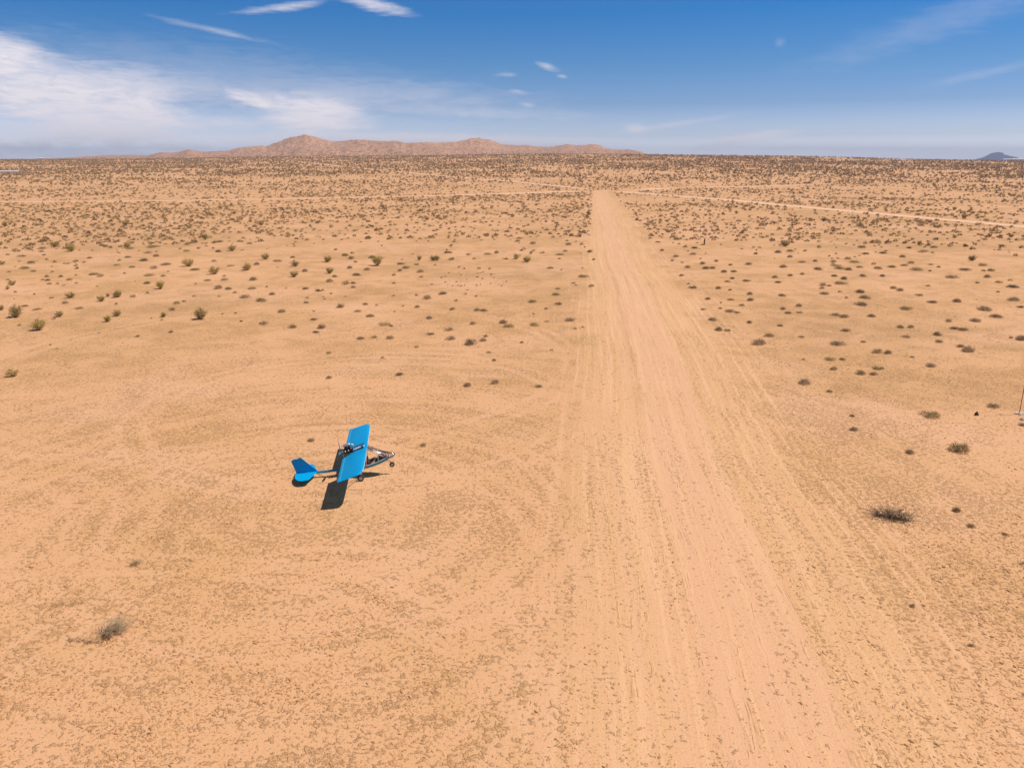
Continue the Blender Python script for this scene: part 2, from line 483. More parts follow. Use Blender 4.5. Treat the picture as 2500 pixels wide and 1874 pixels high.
M_soil = soil_material()
M_road = mat('pale_dirt', (0.83, 0.51, 0.325), 0.95, var=0.08, vscale=0.3)
M_hill = hill_material((0.58, 0.330, 0.215), (0.20, 0.125, 0.075), (0.22, 0.120, 0.095), 1.0)
M_butte = hill_material((0.105, 0.080, 0.125), (0.07, 0.055, 0.085), (0.06, 0.05, 0.075), 0.12)  # purple-blue rock colour carries part of the distance haze
M_scrub = mat('scrub_twigs', (0.44, 0.315, 0.185), 0.9, var=0.35, vscale=3.0, objvar=0.3)
M_scrub2 = mat('olive_scrub', (0.43, 0.325, 0.150), 0.9, var=0.35, vscale=3.0, objvar=0.3)
M_darktwig = mat('dark_twigs', (0.21, 0.16, 0.11), 0.9, var=0.4, vscale=4)
M_farscrub = mat('far_scrub', (0.43, 0.290, 0.140), 0.9, var=0.5, vscale=0.2)
M_creo = mat('creosote_leaves', (0.54, 0.405, 0.125), 0.8, var=0.35, vscale=2.0, objvar=0.2)
M_creo2 = mat('dusty_creosote_leaves', (0.52, 0.375, 0.150), 0.85, var=0.35, vscale=2.0, objvar=0.2)
M_stem = mat('grey_stems', (0.20, 0.15, 0.11), 0.9, var=0.3)
M_clod = mat('dry_weeds', (0.55, 0.30, 0.140), 0.95, var=0.25, vscale=0.9)
M_dead = mat('dead_wood', (0.47, 0.34, 0.21), 0.9, var=0.35, vscale=4)


# ------------------------------------------------------------------ terrain
PLAIN = [(-1.0864, -0.00329), (-0.8337, -0.00149), (-0.6316, -0.00041), (-0.48, 0.00044), (-0.379, 0.00136), (-0.2274, 0.00355), (-0.0758, 0.00508), (0.0758, 0.00628), (0.1667, 0.00655), (0.2779, 0.00467), (0.379, 0.00272), (0.5305, -0.00043), (0.6316, -0.00164), (0.8337, -0.00299), (1.0864, -0.00395)]
R0 = 1800.0
def terrain_z(x, y):
    x = np.asarray(x, float); y = np.asarray(y, float)
    r = np.hypot(x, y)
    az = np.arctan2(x, y)
    ta = np.tan(np.clip(az, -1.1, 1.1))
    e = np.interp(ta, [a for a, b in PLAIN], [b for a, b in PLAIN])
    front = np.clip((1.5 - np.abs(az)) / 0.5, 0, 1)
    z0 = (CAM_H + e * R0) * front
    t = np.clip((r - 500.0) / (R0 - 500.0), 0, 1) ** 1.3
    d = np.clip((r - R0) / 1800.0, 0, 1)
    d = d * d * (3 - 2 * d)
    bumps = 0.9 * np.sin(x * 0.011 + 1) * np.sin(y * 0.008) * np.clip((r - 600) / 500, 0, 1) * (1 - d)
    return z0 * t * (1 - d) + bumps * t
HILL_TAN = [(-0.8085, -0.00151), (-0.7327, -0.00039), (-0.6316, 0.00082), (-0.5846, 0.00084), (-0.5492, 0.00213), (-0.5311, 0.00317), (-0.4957, 0.00487), (-0.4684, 0.00527), (-0.4487, 0.00496), (-0.4315, 0.00845), (-0.4169, 0.00787), (-0.4103, 0.00874), (-0.3987, 0.0116), (-0.3805, 0.00906), (-0.3486, 0.01015), (-0.3345, 0.01395), (-0.3062, 0.01599), (-0.3017, 0.01551), (-0.2835, 0.02136), (-0.2698, 0.0256), (-0.2537, 0.02895), (-0.241, 0.0268), (-0.2296, 0.02318), (-0.2173, 0.02123), (-0.2056, 0.02222), (-0.1885, 0.0237), (-0.1768, 0.0228), (-0.1566, 0.02193), (-0.1405, 0.02265), (-0.1294, 0.01978), (-0.1162, 0.02062), (-0.1031, 0.02122), (-0.0854, 0.01996), (-0.0672, 0.02128), (-0.051, 0.02485), (-0.0399, 0.02553), (-0.0253, 0.02329), (-0.0126, 0.01811), (0.0051, 0.01739), (0.0202, 0.01739), (0.0313, 0.01546), (0.0505, 0.01545), (0.0682, 0.01831), (0.0793, 0.01734), (0.0945, 0.0178), (0.0985, 0.01875), (0.1066, 0.01778), (0.1162, 0.01345), (0.1283, 0.012), (0.1425, 0.01245), (0.1546, 0.01076), (0.1667, 0.00688), (0.1819, 0.00429), (0.2173, 0.0)]
BUTTE = [(0.56996, -0.00021), (0.57349, 0.00084), (0.58107, 0.00252), (0.58714, 0.00544), (0.59118, 0.00689), (0.59876, 0.0079), (0.60381, 0.00705), (0.60735, 0.00497), (0.61644, 0.0033), (0.62049, 0.00289), (0.62655, 0.00123), (0.6316, 0.00021), (0.63767, -0.00061)]
ROADS = [([(-273.49, 352.94), (-241.33, 376.59), (-183.17, 384.29), (-140.31, 396.93), (-111.27, 409.99), (-38.5, 442.73), (12.31, 481.92), (47.99, 507.92), (72.14, 509.98), (102.44, 544.08), (124.12, 552.96), (151.31, 559.74), (191.59, 578.15), (233.15, 604.44)], [5, 5, 5, 5, 5.5, 7, 10, 14, 16, 12, 8, 6, 5, 4.5], 0.012), ([(64.85, 507.92), (72.45, 483.89), (85.61, 449.95), (109.63, 388.98), (116.84, 355.82), (133.47, 298.82), (145.97, 258.09), (152.49, 235.93), (160.4, 206.13)], [8, 7, 7, 7, 6.5, 6.5, 6, 6, 6], 0.016), ([(49.33, 531.02), (33.18, 575.76), (0.67, 655.23), (-58.24, 763.89), (-134.74, 915.83), (-263.64, 1175.57), (-418.76, 1490.28)], [6, 6, 6, 6, 6, 6, 6], 0.12)]
BARE = [(-9.5, 46, 9)]
SCRUB = [
 (32.36, 57.37, 1.61, 'low grey scrub bush right of the runway, 91% across and 54% down the photo'),
 (30.52, 49.83, 1.42, 'low grey scrub bush right of the runway, 94% across and 59% down the photo'),
 (26.61, 81.73, 1.74, 'low grey scrub bush right of the runway, 74% across and 45% down the photo'),
 (62.29, 101.86, 2.06, 'wide grey scrub bush right of the runway, 96% across and 40% down the photo'),
 (47.48, 78.66, 1.62, 'low grey scrub bush right of the runway, 95% across and 46% down the photo'),
 (26.01, 66.52, 1.38, 'low grey scrub bush right of the runway, 79% across and 50% down the photo'),
 (88.8, 169.21, 3.07, 'wide grey scrub bush right of the runway, 90% across and 33% down the photo'),
 (70.88, 108.93, 2.01, 'wide grey scrub bush right of the runway, 99% across and 39% down the photo'),
 (57.17, 94.4, 1.76, 'wide grey scrub bush right of the runway, 95% across and 42% down the photo'),
 (56.13, 83.85, 1.57, 'low grey scrub bush right of the runway, 100% across and 44% down the photo'),
 (52.78, 124.53, 2.29, 'wide grey scrub bush right of the runway, 82% across and 37% down the photo'),
 (47.65, 105.33, 1.95, 'wide grey scrub bush right of the runway, 84% across and 40% down the photo'),
 (35.13, 81.74, 1.53, 'low grey scrub bush right of the runway, 82% across and 45% down the photo'),
 (-18.48, 34.4, 0.69, 'small grey scrub bush left of the runway, 13% across and 73% down the photo'),
 (7.3, 94.82, 1.61, 'low grey scrub bush left of the runway, 56% across and 42% down the photo'),
 (-4.47, 81.73, 1.4, 'low grey scrub bush left of the runway, 46% across and 45% down the photo'),
 (-15.42, 92.05, 1.57, 'low grey scrub bush left of the runway, 37% across and 42% down the photo'),
 (-35.02, 108.47, 1.83, 'wide grey scrub bush left of the runway, 26% across and 39% down the photo'),
 (74.13, 130.91, 2.18, 'wide grey scrub bush right of the runway, 93% across and 36% down the photo'),
 (72.56, 140.49, 2.33, 'wide grey scrub bush right of the runway, 89% across and 35% down the photo'),
 (52.37, 102.28, 1.72, 'low grey scrub bush right of the runway, 88% across and 40% down the photo'),
 (38.65, 59.67, 1.04, 'low grey scrub bush right of the runway, 97% across and 53% down the photo'),
 (50.73, 110.78, 1.77, 'wide grey scrub bush right of the runway, 85% across and 39% down the photo'),
 (38.65, 88.6, 1.43, 'low grey scrub bush right of the runway, 83% across and 43% down the photo'),
 (-0.46, 90.89, 1.41, 'low grey scrub bush left of the runway, 50% across and 43% down the photo'),
 (-81.52, 178.52, 2.69, 'wide grey scrub bush left of the runway, 15% across and 32% down the photo'),
 (81.67, 140.49, 2.1, 'wide grey scrub bush right of the runway, 94% across and 35% down the photo'),
 (77.92, 120.95, 1.82, 'wide grey scrub bush right of the runway, 99% across and 37% down the photo'),
 (62.33, 108.02, 1.63, 'low grey scrub bush right of the runway, 93% across and 39% down the photo'),
 (60.7, 146.44, 2.19, 'wide grey scrub bush right of the runway, 82% across and 35% down the photo'),
 (59.97, 142.24, 2.13, 'wide grey scrub bush right of the runway, 82.1% across 35.1% down the photo'),
 (37.62, 77.98, 1.2, 'low grey scrub bush right of the runway, 86% across and 46% down the photo'),
 (26.89, 49.41, 0.79, 'small grey scrub bush right of the runway, 89% across and 59% down the photo'),
 (12.11, 132.01, 1.91, 'wide grey scrub bush left of the runway, 57% across and 36% down the photo'),
 (-26.68, 133.66, 1.93, 'wide grey scrub bush left of the runway, 35% across and 36% down the photo'),
 (-30.14, 100.15, 1.47, 'low grey scrub bush left of the runway, 27% across and 41% down the photo'),
 (-65.38, 147.66, 2.13, 'wide grey scrub bush left of the runway, 16% across and 35% down the photo'),
 (-72.12, 153.88, 2.21, 'wide grey scrub bush left of the runway, 14% across and 34% down the photo'),
 (61.01, 96.84, 1.39, 'low grey scrub bush right of the runway, 97% across and 41% down the photo'),
 (58.5, 107.13, 1.53, 'low grey scrub bush right of the runway, 91% across and 39% down the photo'),
 (46.23, 114.55, 1.63, 'low grey scrub bush right of the runway, 80% across and 38% down the photo'),
 (40.27, 72.5, 1.06, 'low grey scrub bush right of the runway, 91% across and 48% down the photo'),
 (24.97, 94.82, 1.32, 'low grey scrub bush right of the runway, 70% across and 42% down the photo'),
 (24.01, 88.98, 1.24, 'low grey scrub bush right of the runway, 70% across and 43% down the photo'),
 (2.8, 91.65, 1.28, 'low grey scrub bush left of the runway, 52% across and 42% down the photo'),
 (-0.95, 93.22, 1.3, 'low grey scrub bush left of the runway, 49% across and 42% down the photo'),
 (-4.01, 65.67, 0.94, 'low grey scrub bush left of the runway, 46% across and 50% down the photo'),
 (-6.77, 84.21, 1.18, 'low grey scrub bush left of the runway, 44% across and 44% down the photo'),
 (-10.28, 114.56, 1.58, 'low grey scrub bush left of the runway, 43% across and 38% down the photo'),
 (-10.42, 69.45, 0.99, 'low grey scrub bush left of the runway, 39% across and 49% down the photo'),
 (-38.31, 111.25, 1.54, 'low grey scrub bush left of the runway, 24% across and 39% down the photo'),
 (-39.99, 119.45, 1.64, 'low grey scrub bush left of the runway, 25% across and 38% down the photo'),
 (-45.69, 152.63, 2.08, 'wide grey scrub bush left of the runway, 27% across and 34% down the photo'),
 (-62.01, 133.12, 1.82, 'wide grey scrub bush left of the runway, 15% across and 36% down the photo'),
 (-72.19, 134.78, 1.85, 'wide grey scrub bush left of the runway, 9% across and 36% down the photo'),
 (66.18, 151.37, 2.01, 'wide grey scrub bush right of the runway, 83% across and 34% down the photo'),
 (55.51, 141.08, 1.88, 'wide grey scrub bush right of the runway, 80% across and 35% down the photo'),
 (52.55, 88.99, 1.21, 'low grey scrub bush right of the runway, 94% across and 43% down the photo'),
 (52.23, 116.0, 1.55, 'low grey scrub bush right of the runway, 84% across and 38% down the photo'),
 (52.06, 89.75, 1.22, 'low grey scrub bush right of the runway, 93% across and 43% down the photo'),
 (41.86, 96.84, 1.31, 'low grey scrub bush right of the runway, 82% across and 41% down the photo'),
 (41.21, 98.06, 1.33, 'low grey scrub bush right of the runway, 81% across and 41% down the photo'),
 (33.36, 69.44, 0.96, 'low grey scrub bush right of the runway, 85% across and 49% down the photo'),
 (32.35, 69.76, 0.96, 'low grey scrub bush right of the runway, 84% across and 49% down the photo'),
 (30.48, 71.26, 0.98, 'low grey scrub bush right of the runway, 81% across and 48% down the photo'),
 (28.83, 85.64, 1.17, 'low grey scrub bush right of the runway, 75% across and 44% down the photo'),
 (25.19, 54.2, 0.76, 'small grey scrub bush right of the runway, 83% across and 56% down the photo'),
 (25.08, 40.37, 0.59, 'small grey scrub bush right of the runway, 93% across and 67% down the photo'),
 (28.58, 100.57, 1.32, 'low grey scrub bush right of the runway, 71% across and 41% down the photo'),
 (-1.48, 66.52, 0.9, 'low grey scrub bush left of the runway, 48% across and 50% down the photo'),
 (-7.33, 88.98, 1.17, 'low grey scrub bush left of the runway, 44% across and 43% down the photo'),
 (-88.78, 142.24, 1.84, 'wide grey scrub bush left of the runway, 2% across and 35% down the photo'),
 (49.93, 144.02, 1.79, 'wide grey scrub bush right of the runway, 76% across and 35% down the photo'),
 (48.24, 86.38, 1.1, 'low grey scrub bush right of the runway, 92% across and 44% down the photo'),
 (47.67, 80.69, 1.03, 'low grey scrub bush right of the runway, 94% across and 45% down the photo'),
 (44.04, 85.28, 1.09, 'low grey scrub bush right of the runway, 88% across and 44% down the photo'),
 (38.6, 77.66, 1.0, 'low grey scrub bush right of the runway, 87% across and 46% down the photo'),
 (34.55, 71.57, 0.92, 'low grey scrub bush right of the runway, 85% across and 48% down the photo'),
 (31.59, 75.05, 0.97, 'low grey scrub bush right of the runway, 81% across and 47% down the photo'),
 (24.84, 38.41, 0.53, 'small grey scrub bush right of the runway, 95% across and 69% down the photo'),
 (35.16, 142.24, 1.73, 'low grey scrub bush right of the runway, 69% across and 35% down the photo'),
 (10.08, 163.72, 1.98, 'wide grey scrub bush left of the runway, 55% across and 33% down the photo'),
 (2.85, 107.58, 1.32, 'low grey scrub bush left of the runway, 52% across and 39% down the photo'),
 (-3.07, 83.49, 1.04, 'low grey scrub bush left of the runway, 47% across and 44% down the photo'),
 (-12.12, 110.31, 1.35, 'low grey scrub bush left of the runway, 42% across and 39% down the photo'),
 (-16.8, 84.56, 1.05, 'low grey scrub bush left of the runway, 35% across and 44% down the photo'),
 (-17.89, 97.24, 1.2, 'low grey scrub bush left of the runway, 36% across and 41% down the photo'),
 (-22.46, 90.11, 1.12, 'low grey scrub bush left of the runway, 31% across and 43% down the photo'),
 (-28.18, 158.41, 1.92, 'wide grey scrub bush left of the runway, 36% across and 34% down the photo'),
 (-29.68, 126.63, 1.55, 'low grey scrub bush left of the runway, 32% across and 37% down the photo'),
 (-29.88, 92.43, 1.15, 'low grey scrub bush left of the runway, 26% across and 42% down the photo'),
 (-42.61, 128.21, 1.56, 'low grey scrub bush left of the runway, 25% across and 37% down the photo'),
 (-56.98, 140.49, 1.71, 'low grey scrub bush left of the runway, 19% across and 35% down the photo'),
 (-57.75, 102.71, 1.27, 'low grey scrub bush left of the runway, 8% across and 40% down the photo'),
 (-61.83, 106.67, 1.31, 'low grey scrub bush left of the runway, 6% across and 40% down the photo'),
 (-62.86, 101.85, 1.26, 'low grey scrub bush left of the runway, 4% across and 40% down the photo'),
 (-77.48, 167.14, 2.02, 'wide grey scrub bush left of the runway, 14% across and 33% down the photo'),
 (-85.26, 175.6, 2.12, 'wide grey scrub bush left of the runway, 13% across and 32% down the photo'),
 (88.16, 146.44, 1.7, 'low grey scrub bush right of the runway, 96% across and 35% down the photo'),
 (66.7, 142.24, 1.65, 'low grey scrub bush right of the runway, 86% across and 35% down the photo'),
 (60.66, 140.5, 1.63, 'low grey scrub bush right of the runway, 83% across and 35% down the photo'),
 (47.26, 90.5, 1.07, 'low grey scrub bush right of the runway, 89% across and 43% down the photo'),
 (45.88, 90.51, 1.07, 'low grey scrub bush right of the runway, 88% across and 43% down the photo'),
 (39.0, 104.45, 1.23, 'low grey scrub bush right of the runway, 78% across and 40% down the photo'),
 (37.95, 164.41, 1.86, 'wide grey scrub bush right of the runway, 68% across and 33% down the photo'),
 (-4.63, 101.43, 1.17, 'low grey scrub bush left of the runway, 47% across and 40% down the photo'),
 (-20.1, 100.57, 1.16, 'low grey scrub bush left of the runway, 35% across and 41% down the photo'),
 (-23.07, 103.59, 1.2, 'low grey scrub bush left of the runway, 33% across and 40% down the photo'),
 (-34.39, 162.38, 1.84, 'wide grey scrub bush left of the runway, 34% across and 33% down the photo'),
 (-35.25, 114.07, 1.31, 'low grey scrub bush left of the runway, 27% across and 38% down the photo'),
 (-45.2, 119.45, 1.37, 'low grey scrub bush left of the runway, 21% across and 38% down the photo'),
 (79.75, 159.72, 1.72, 'low grey scrub bush right of the runway, 88% across and 34% down the photo'),
 (79.09, 177.8, 1.91, 'wide grey scrub bush right of the runway, 84% across and 32% down the photo'),
 (70.02, 144.02, 1.55, 'low grey scrub bush right of the runway, 87% across and 35% down the photo'),
 (67.29, 156.46, 1.68, 'low grey scrub bush right of the runway, 83% across and 34% down the photo'),
 (56.77, 167.83, 1.8, 'wide grey scrub bush right of the runway, 76% across and 33% down the photo'),
 (45.48, 97.24, 1.07, 'low grey scrub bush right of the runway, 85% across and 41% down the photo'),
 (44.13, 130.91, 1.42, 'low grey scrub bush right of the runway, 76% across and 36% down the photo'),
 (39.45, 112.65, 1.23, 'low grey scrub bush right of the runway, 76% across and 39% down the photo'),
 (44.92, 148.26, 1.57, 'low grey scrub bush right of the runway, 73% across and 34% down the photo'),
 (40.88, 176.34, 1.86, 'wide grey scrub bush right of the runway, 68% across and 32% down the photo'),
 (38.36, 127.16, 1.36, 'low grey scrub bush right of the runway, 73% across and 37% down the photo'),
 (37.41, 137.61, 1.46, 'low grey scrub bush right of the runway, 71% across and 35% down the photo'),
 (33.59, 108.93, 1.17, 'low grey scrub bush right of the runway, 73% across and 39% down the photo'),
 (27.93, 119.94, 1.28, 'low grey scrub bush right of the runway, 68% across and 38% down the photo'),
 (16.6, 168.54, 1.78, 'wide grey scrub bush left of the runway, 58% across and 33% down the photo'),
 (13.21, 183.73, 1.94, 'wide grey scrub bush left of the runway, 56% across and 32% down the photo'),
 (2.36, 65.38, 0.73, 'small grey scrub bush left of the runway, 53% across and 50% down the photo'),
 (2.01, 198.66, 2.09, 'wide grey scrub bush left of the runway, 51% across and 31% down the photo'),
 (-3.59, 100.99, 1.09, 'low grey scrub bush left of the runway, 47% across and 41% down the photo'),
 (-4.74, 92.44, 1.0, 'low grey scrub bush left of the runway, 46% across and 42% down the photo'),
 (-5.11, 164.41, 1.74, 'low grey scrub bush left of the runway, 48% across and 33% down the photo'),
 (-9.32, 86.75, 0.94, 'low grey scrub bush left of the runway, 42% across and 44% down the photo'),
 (-10.33, 96.02, 1.04, 'low grey scrub bush left of the runway, 42% across and 42% down the photo'),
 (-13.58, 84.56, 0.92, 'low grey scrub bush left of the runway, 38% across and 44% down the photo'),
 (-16.13, 137.61, 1.46, 'low grey scrub bush left of the runway, 41% across and 35% down the photo'),
 (-19.43, 142.83, 1.52, 'low grey scrub bush left of the runway, 40% across and 35% down the photo'),
 (-21.13, 148.88, 1.58, 'low grey scrub bush left of the runway, 39% across and 34% down the photo'),
 (-22.61, 87.87, 0.96, 'low grey scrub bush left of the runway, 30.8% across 43.3% down the photo'),
 (-25.99, 90.49, 0.98, 'low grey scrub bush left of the runway, 29% across and 43% down the photo'),
 (-26.06, 140.5, 1.49, 'low grey scrub bush left of the runway, 36% across and 35% down the photo'),
 (-26.53, 124.0, 1.33, 'low grey scrub bush left of the runway, 34% across and 37% down the photo'),
 (-43.66, 118.94, 1.27, 'low grey scrub bush left of the runway, 22% across and 38% down the photo'),
 (-44.86, 101.44, 1.09, 'low grey scrub bush left of the runway, 17% across and 40% down the photo'),
 (-46.24, 106.67, 1.15, 'low grey scrub bush left of the runway, 17.4% across 39.6% down the photo'),
 (-49.94, 127.68, 1.36, 'low grey scrub bush left of the runway, 20% across and 37% down the photo'),
 (-52.65, 145.82, 1.55, 'low grey scrub bush left of the runway, 22% across and 35% down the photo'),
 (-58.64, 124.54, 1.33, 'low grey scrub bush left of the runway, 14% across and 37% down the photo'),
 (-70.04, 132.56, 1.41, 'low grey scrub bush left of the runway, 10% across and 36% down the photo'),
 (-100.81, 161.06, 1.71, 'low grey scrub bush left of the runway, 2% across and 33% down the photo'),
 (-6.22, 50.95, 0.57, 'small grey scrub bush left of the runway, 41% across and 58% down the photo'),
 (-14.2, 51.85, 0.58, 'small grey scrub bush left of the runway, 30% across and 58% down the photo'),
 (95.36, 177.8, 1.76, 'wide grey scrub bush right of the runway, 91% across and 32% down the photo'),
 (85.66, 139.34, 1.39, 'low grey scrub bush right of the runway, 97% across and 35% down the photo'),
 (80.34, 131.46, 1.31, 'low grey scrub bush right of the runway, 96% across and 36% down the photo'),
 (78.78, 125.58, 1.26, 'low grey scrub bush right of the runway, 98% across and 37% down the photo'),
 (78.73, 166.46, 1.65, 'low grey scrub bush right of the runway, 86% across and 33% down the photo'),
 (74.42, 165.1, 1.64, 'low grey scrub bush right of the runway, 85% across and 33% down the photo'),
 (73.58, 146.44, 1.46, 'low grey scrub bush right of the runway, 88% across and 35% down the photo'),
 (68.44, 103.57, 1.05, 'low grey scrub bush right of the runway, 100% across and 40% down the photo'),
 (64.16, 144.02, 1.43, 'low grey scrub bush right of the runway, 84% across and 35% down the photo'),
 (60.12, 169.93, 1.68, 'low grey scrub bush right of the runway, 77% across and 33% down the photo'),
 (59.53, 113.11, 1.14, 'low grey scrub bush right of the runway, 90% across and 39% down the photo'),
 (58.91, 119.45, 1.2, 'low grey scrub bush right of the runway, 87% across and 38% down the photo'),
 (58.86, 117.47, 1.18, 'low grey scrub bush right of the runway, 88% across and 38% down the photo'),
 (56.14, 151.37, 1.51, 'low grey scrub bush right of the runway, 78% across and 34% down the photo'),
 (55.25, 129.29, 1.29, 'low grey scrub bush right of the runway, 82% across and 36% down the photo'),
 (54.93, 132.55, 1.32, 'low grey scrub bush right of the runway, 81% across and 36% down the photo'),
 (49.07, 122.47, 1.23, 'low grey scrub bush right of the runway, 80% across and 37% down the photo'),
 (47.5, 133.11, 1.33, 'low grey scrub bush right of the runway, 77% across and 36% down the photo'),
 (42.93, 125.58, 1.26, 'low grey scrub bush right of the runway, 76% across and 37% down the photo'),
 (38.11, 55.16, 0.58, 'small grey scrub bush right of the runway, 100% across and 55% down the photo'),
 (35.99, 102.28, 1.03, 'low grey scrub bush right of the runway, 76% across and 40% down the photo'),
 (35.67, 99.31, 1.01, 'low grey scrub bush right of the runway, 77% across and 41% down the photo'),
 (32.88, 75.05, 0.77, 'small grey scrub bush right of the runway, 82% across and 47% down the photo'),
 (27.2, 63.97, 0.67, 'small grey scrub bush right of the runway, 81% across and 51% down the photo'),
 (17.8, 30.59, 0.35, 'small grey scrub bush right of the runway, 89% across and 79% down the photo'),
 (33.66, 160.38, 1.58, 'low grey scrub bush right of the runway, 66% across and 33% down the photo'),
 (32.42, 144.03, 1.42, 'low grey scrub bush right of the runway, 67% across and 35% down the photo'),
 (6.4, 113.6, 1.13, 'low grey scrub bush left of the runway, 54% across and 38% down the photo'),
 (6.3, 105.79, 1.06, 'low grey scrub bush left of the runway, 54% across and 40% down the photo'),
 (-16.62, 68.26, 0.7, 'small grey scrub bush left of the runway, 32% across and 49% down the photo'),
 (-31.68, 118.95, 1.18, 'low grey scrub bush left of the runway, 30% across and 38% down the photo'),
 (-36.72, 138.76, 1.37, 'low grey scrub bush left of the runway, 30% across and 35% down the photo'),
 (-65.23, 142.25, 1.4, 'low grey scrub bush left of the runway, 15% across and 35% down the photo'),
 (-73.29, 161.04, 1.58, 'low grey scrub bush left of the runway, 15% across and 33% down the photo'),
 (-92.26, 150.11, 1.48, 'low grey scrub bush left of the runway, 3% across and 34% down the photo'),
 (76.3, 149.5, 1.36, 'low grey scrub bush right of the runway, 89% across and 34% down the photo'),
 (62.66, 152.62, 1.39, 'low grey scrub bush right of the runway, 81% across and 34% down the photo'),
 (59.79, 132.56, 1.21, 'low grey scrub bush right of the runway, 84% across and 36% down the photo'),
 (56.75, 159.72, 1.45, 'low grey scrub bush right of the runway, 77% across and 34% down the photo'),
 (46.49, 82.79, 0.78, 'small grey scrub bush right of the runway, 92% across and 45% down the photo'),
 (37.24, 99.73, 0.93, 'low grey scrub bush right of the runway, 78% across and 41% down the photo'),
 (26.33, 57.37, 0.55, 'small grey scrub bush right of the runway, 83% across and 54% down the photo'),
 (36.57, 142.24, 1.3, 'low grey scrub bush right of the runway, 70% across and 35% down the photo'),
 (35.1, 114.06, 1.05, 'low grey scrub bush right of the runway, 73% across and 38% down the photo'),
 (35.02, 126.62, 1.16, 'low grey scrub bush right of the runway, 71% across and 37% down the photo'),
 (31.74, 119.44, 1.1, 'low grey scrub bush right of the runway, 70% across and 38% down the photo'),
 (31.04, 109.39, 1.01, 'low grey scrub bush right of the runway, 71% across and 39% down the photo'),
 (28.98, 93.22, 0.87, 'low grey scrub bush right of the runway, 73% across and 42% down the photo'),
 (24.94, 88.6, 0.83, 'low grey scrub bush right of the runway, 71% across and 43% down the photo'),
 (12.48, 121.46, 1.11, 'low grey scrub bush left of the runway, 58% across and 37% down the photo'),
 (7.1, 142.83, 1.3, 'low grey scrub bush left of the runway, 54% across and 35% down the photo'),
 (4.96, 186.02, 1.68, 'low grey scrub bush left of the runway, 52% across and 32% down the photo'),
 (1.36, 191.45, 1.73, 'low grey scrub bush left of the runway, 51% across and 31% down the photo'),
 (-1.39, 217.4, 1.96, 'wide grey scrub bush left of the runway, 50% across and 30% down the photo'),
 (-3.18, 167.14, 1.51, 'low grey scrub bush left of the runway, 49% across and 33% down the photo'),
 (-7.94, 101.87, 0.94, 'low grey scrub bush left of the runway, 44% across and 40% down the photo'),
 (-12.0, 155.18, 1.41, 'low grey scrub bush left of the runway, 44% across and 34% down the photo'),
 (-13.91, 167.14, 1.51, 'low grey scrub bush left of the runway, 44% across and 33% down the photo'),
 (-15.35, 84.93, 0.79, 'small grey scrub bush left of the runway, 37% across and 44% down the photo'),
 (-20.03, 105.77, 0.98, 'low grey scrub bush left of the runway, 36% across and 40% down the photo'),
 (-24.54, 95.22, 0.88, 'low grey scrub bush left of the runway, 31% across and 42% down the photo'),
 (-28.59, 107.12, 0.99, 'low grey scrub bush left of the runway, 30% across and 39% down the photo'),
 (-32.24, 157.12, 1.43, 'low grey scrub bush left of the runway, 34% across and 34% down the photo'),
 (-35.63, 108.93, 1.0, 'low grey scrub bush left of the runway, 25% across and 39% down the photo'),
 (-47.3, 128.21, 1.17, 'low grey scrub bush left of the runway, 22% across and 37% down the photo'),
 (-48.32, 148.26, 1.35, 'low grey scrub bush left of the runway, 25% across and 34% down the photo'),
 (-59.44, 132.56, 1.21, 'low grey scrub bush left of the runway, 16% across and 36% down the photo'),
 (-63.34, 169.22, 1.53, 'low grey scrub bush left of the runway, 21% across and 33% down the photo'),
 (-65.99, 104.47, 0.96, 'low grey scrub bush left of the runway, 2% across and 40% down the photo'),
 (-66.13, 110.78, 1.02, 'low grey scrub bush left of the runway, 5% across and 39% down the photo'),
 (-69.95, 144.03, 1.31, 'low grey scrub bush left of the runway, 13% across and 35% down the photo'),
 (-70.39, 169.92, 1.54, 'low grey scrub bush left of the runway, 18% across and 33% down the photo'),
 (-70.4, 189.89, 1.71, 'low grey scrub bush left of the runway, 21% across and 32% down the photo'),
 (-74.26, 147.05, 1.34, 'low grey scrub bush left of the runway, 11% across and 35% down the photo'),
 (-75.8, 183.75, 1.66, 'low grey scrub bush left of the runway, 18% across and 32% down the photo'),
 (-75.96, 189.11, 1.71, 'low grey scrub bush left of the runway, 19% across and 32% down the photo'),
 (-77.95, 159.06, 1.44, 'low grey scrub bush left of the runway, 13% across and 34% down the photo'),
 (-85.21, 157.76, 1.43, 'low grey scrub bush left of the runway, 9% across and 34% down the photo'),
 (-104.73, 175.62, 1.59, 'low grey scrub bush left of the runway, 4% across and 32% down the photo'),
 (18.77, 27.69, 0.29, 'small grey scrub bush right of the runway, 95% across and 84% down the photo'),
 (40.93, 196.22, 1.62, 'low grey scrub bush right of the runway, 66% across and 31% down the photo'),
 (39.34, 138.19, 1.16, 'low grey scrub bush right of the runway, 72% across and 35% down the photo'),
 (36.76, 129.83, 1.09, 'low grey scrub bush right of the runway, 72% across and 36% down the photo'),
 (31.28, 104.9, 0.89, 'low grey scrub bush right of the runway, 72% across and 40% down the photo'),
 (27.87, 109.86, 0.93, 'low grey scrub bush right of the runway, 69% across and 39% down the photo'),
 (25.39, 101.87, 0.86, 'low grey scrub bush right of the runway, 69% across and 40% down the photo'),
 (-3.97, 206.97, 1.71, 'low grey scrub bush left of the runway, 49% across and 31% down the photo'),
 (-9.05, 163.72, 1.36, 'low grey scrub bush left of the runway, 46% across and 33% down the photo'),
 (-12.77, 103.59, 0.88, 'low grey scrub bush left of the runway, 41% across and 40% down the photo'),
 (-18.8, 77.66, 0.67, 'small grey scrub bush left of the runway, 32% across and 46% down the photo'),
 (-24.7, 120.43, 1.01, 'low grey scrub bush left of the runway, 34% across and 38% down the photo'),
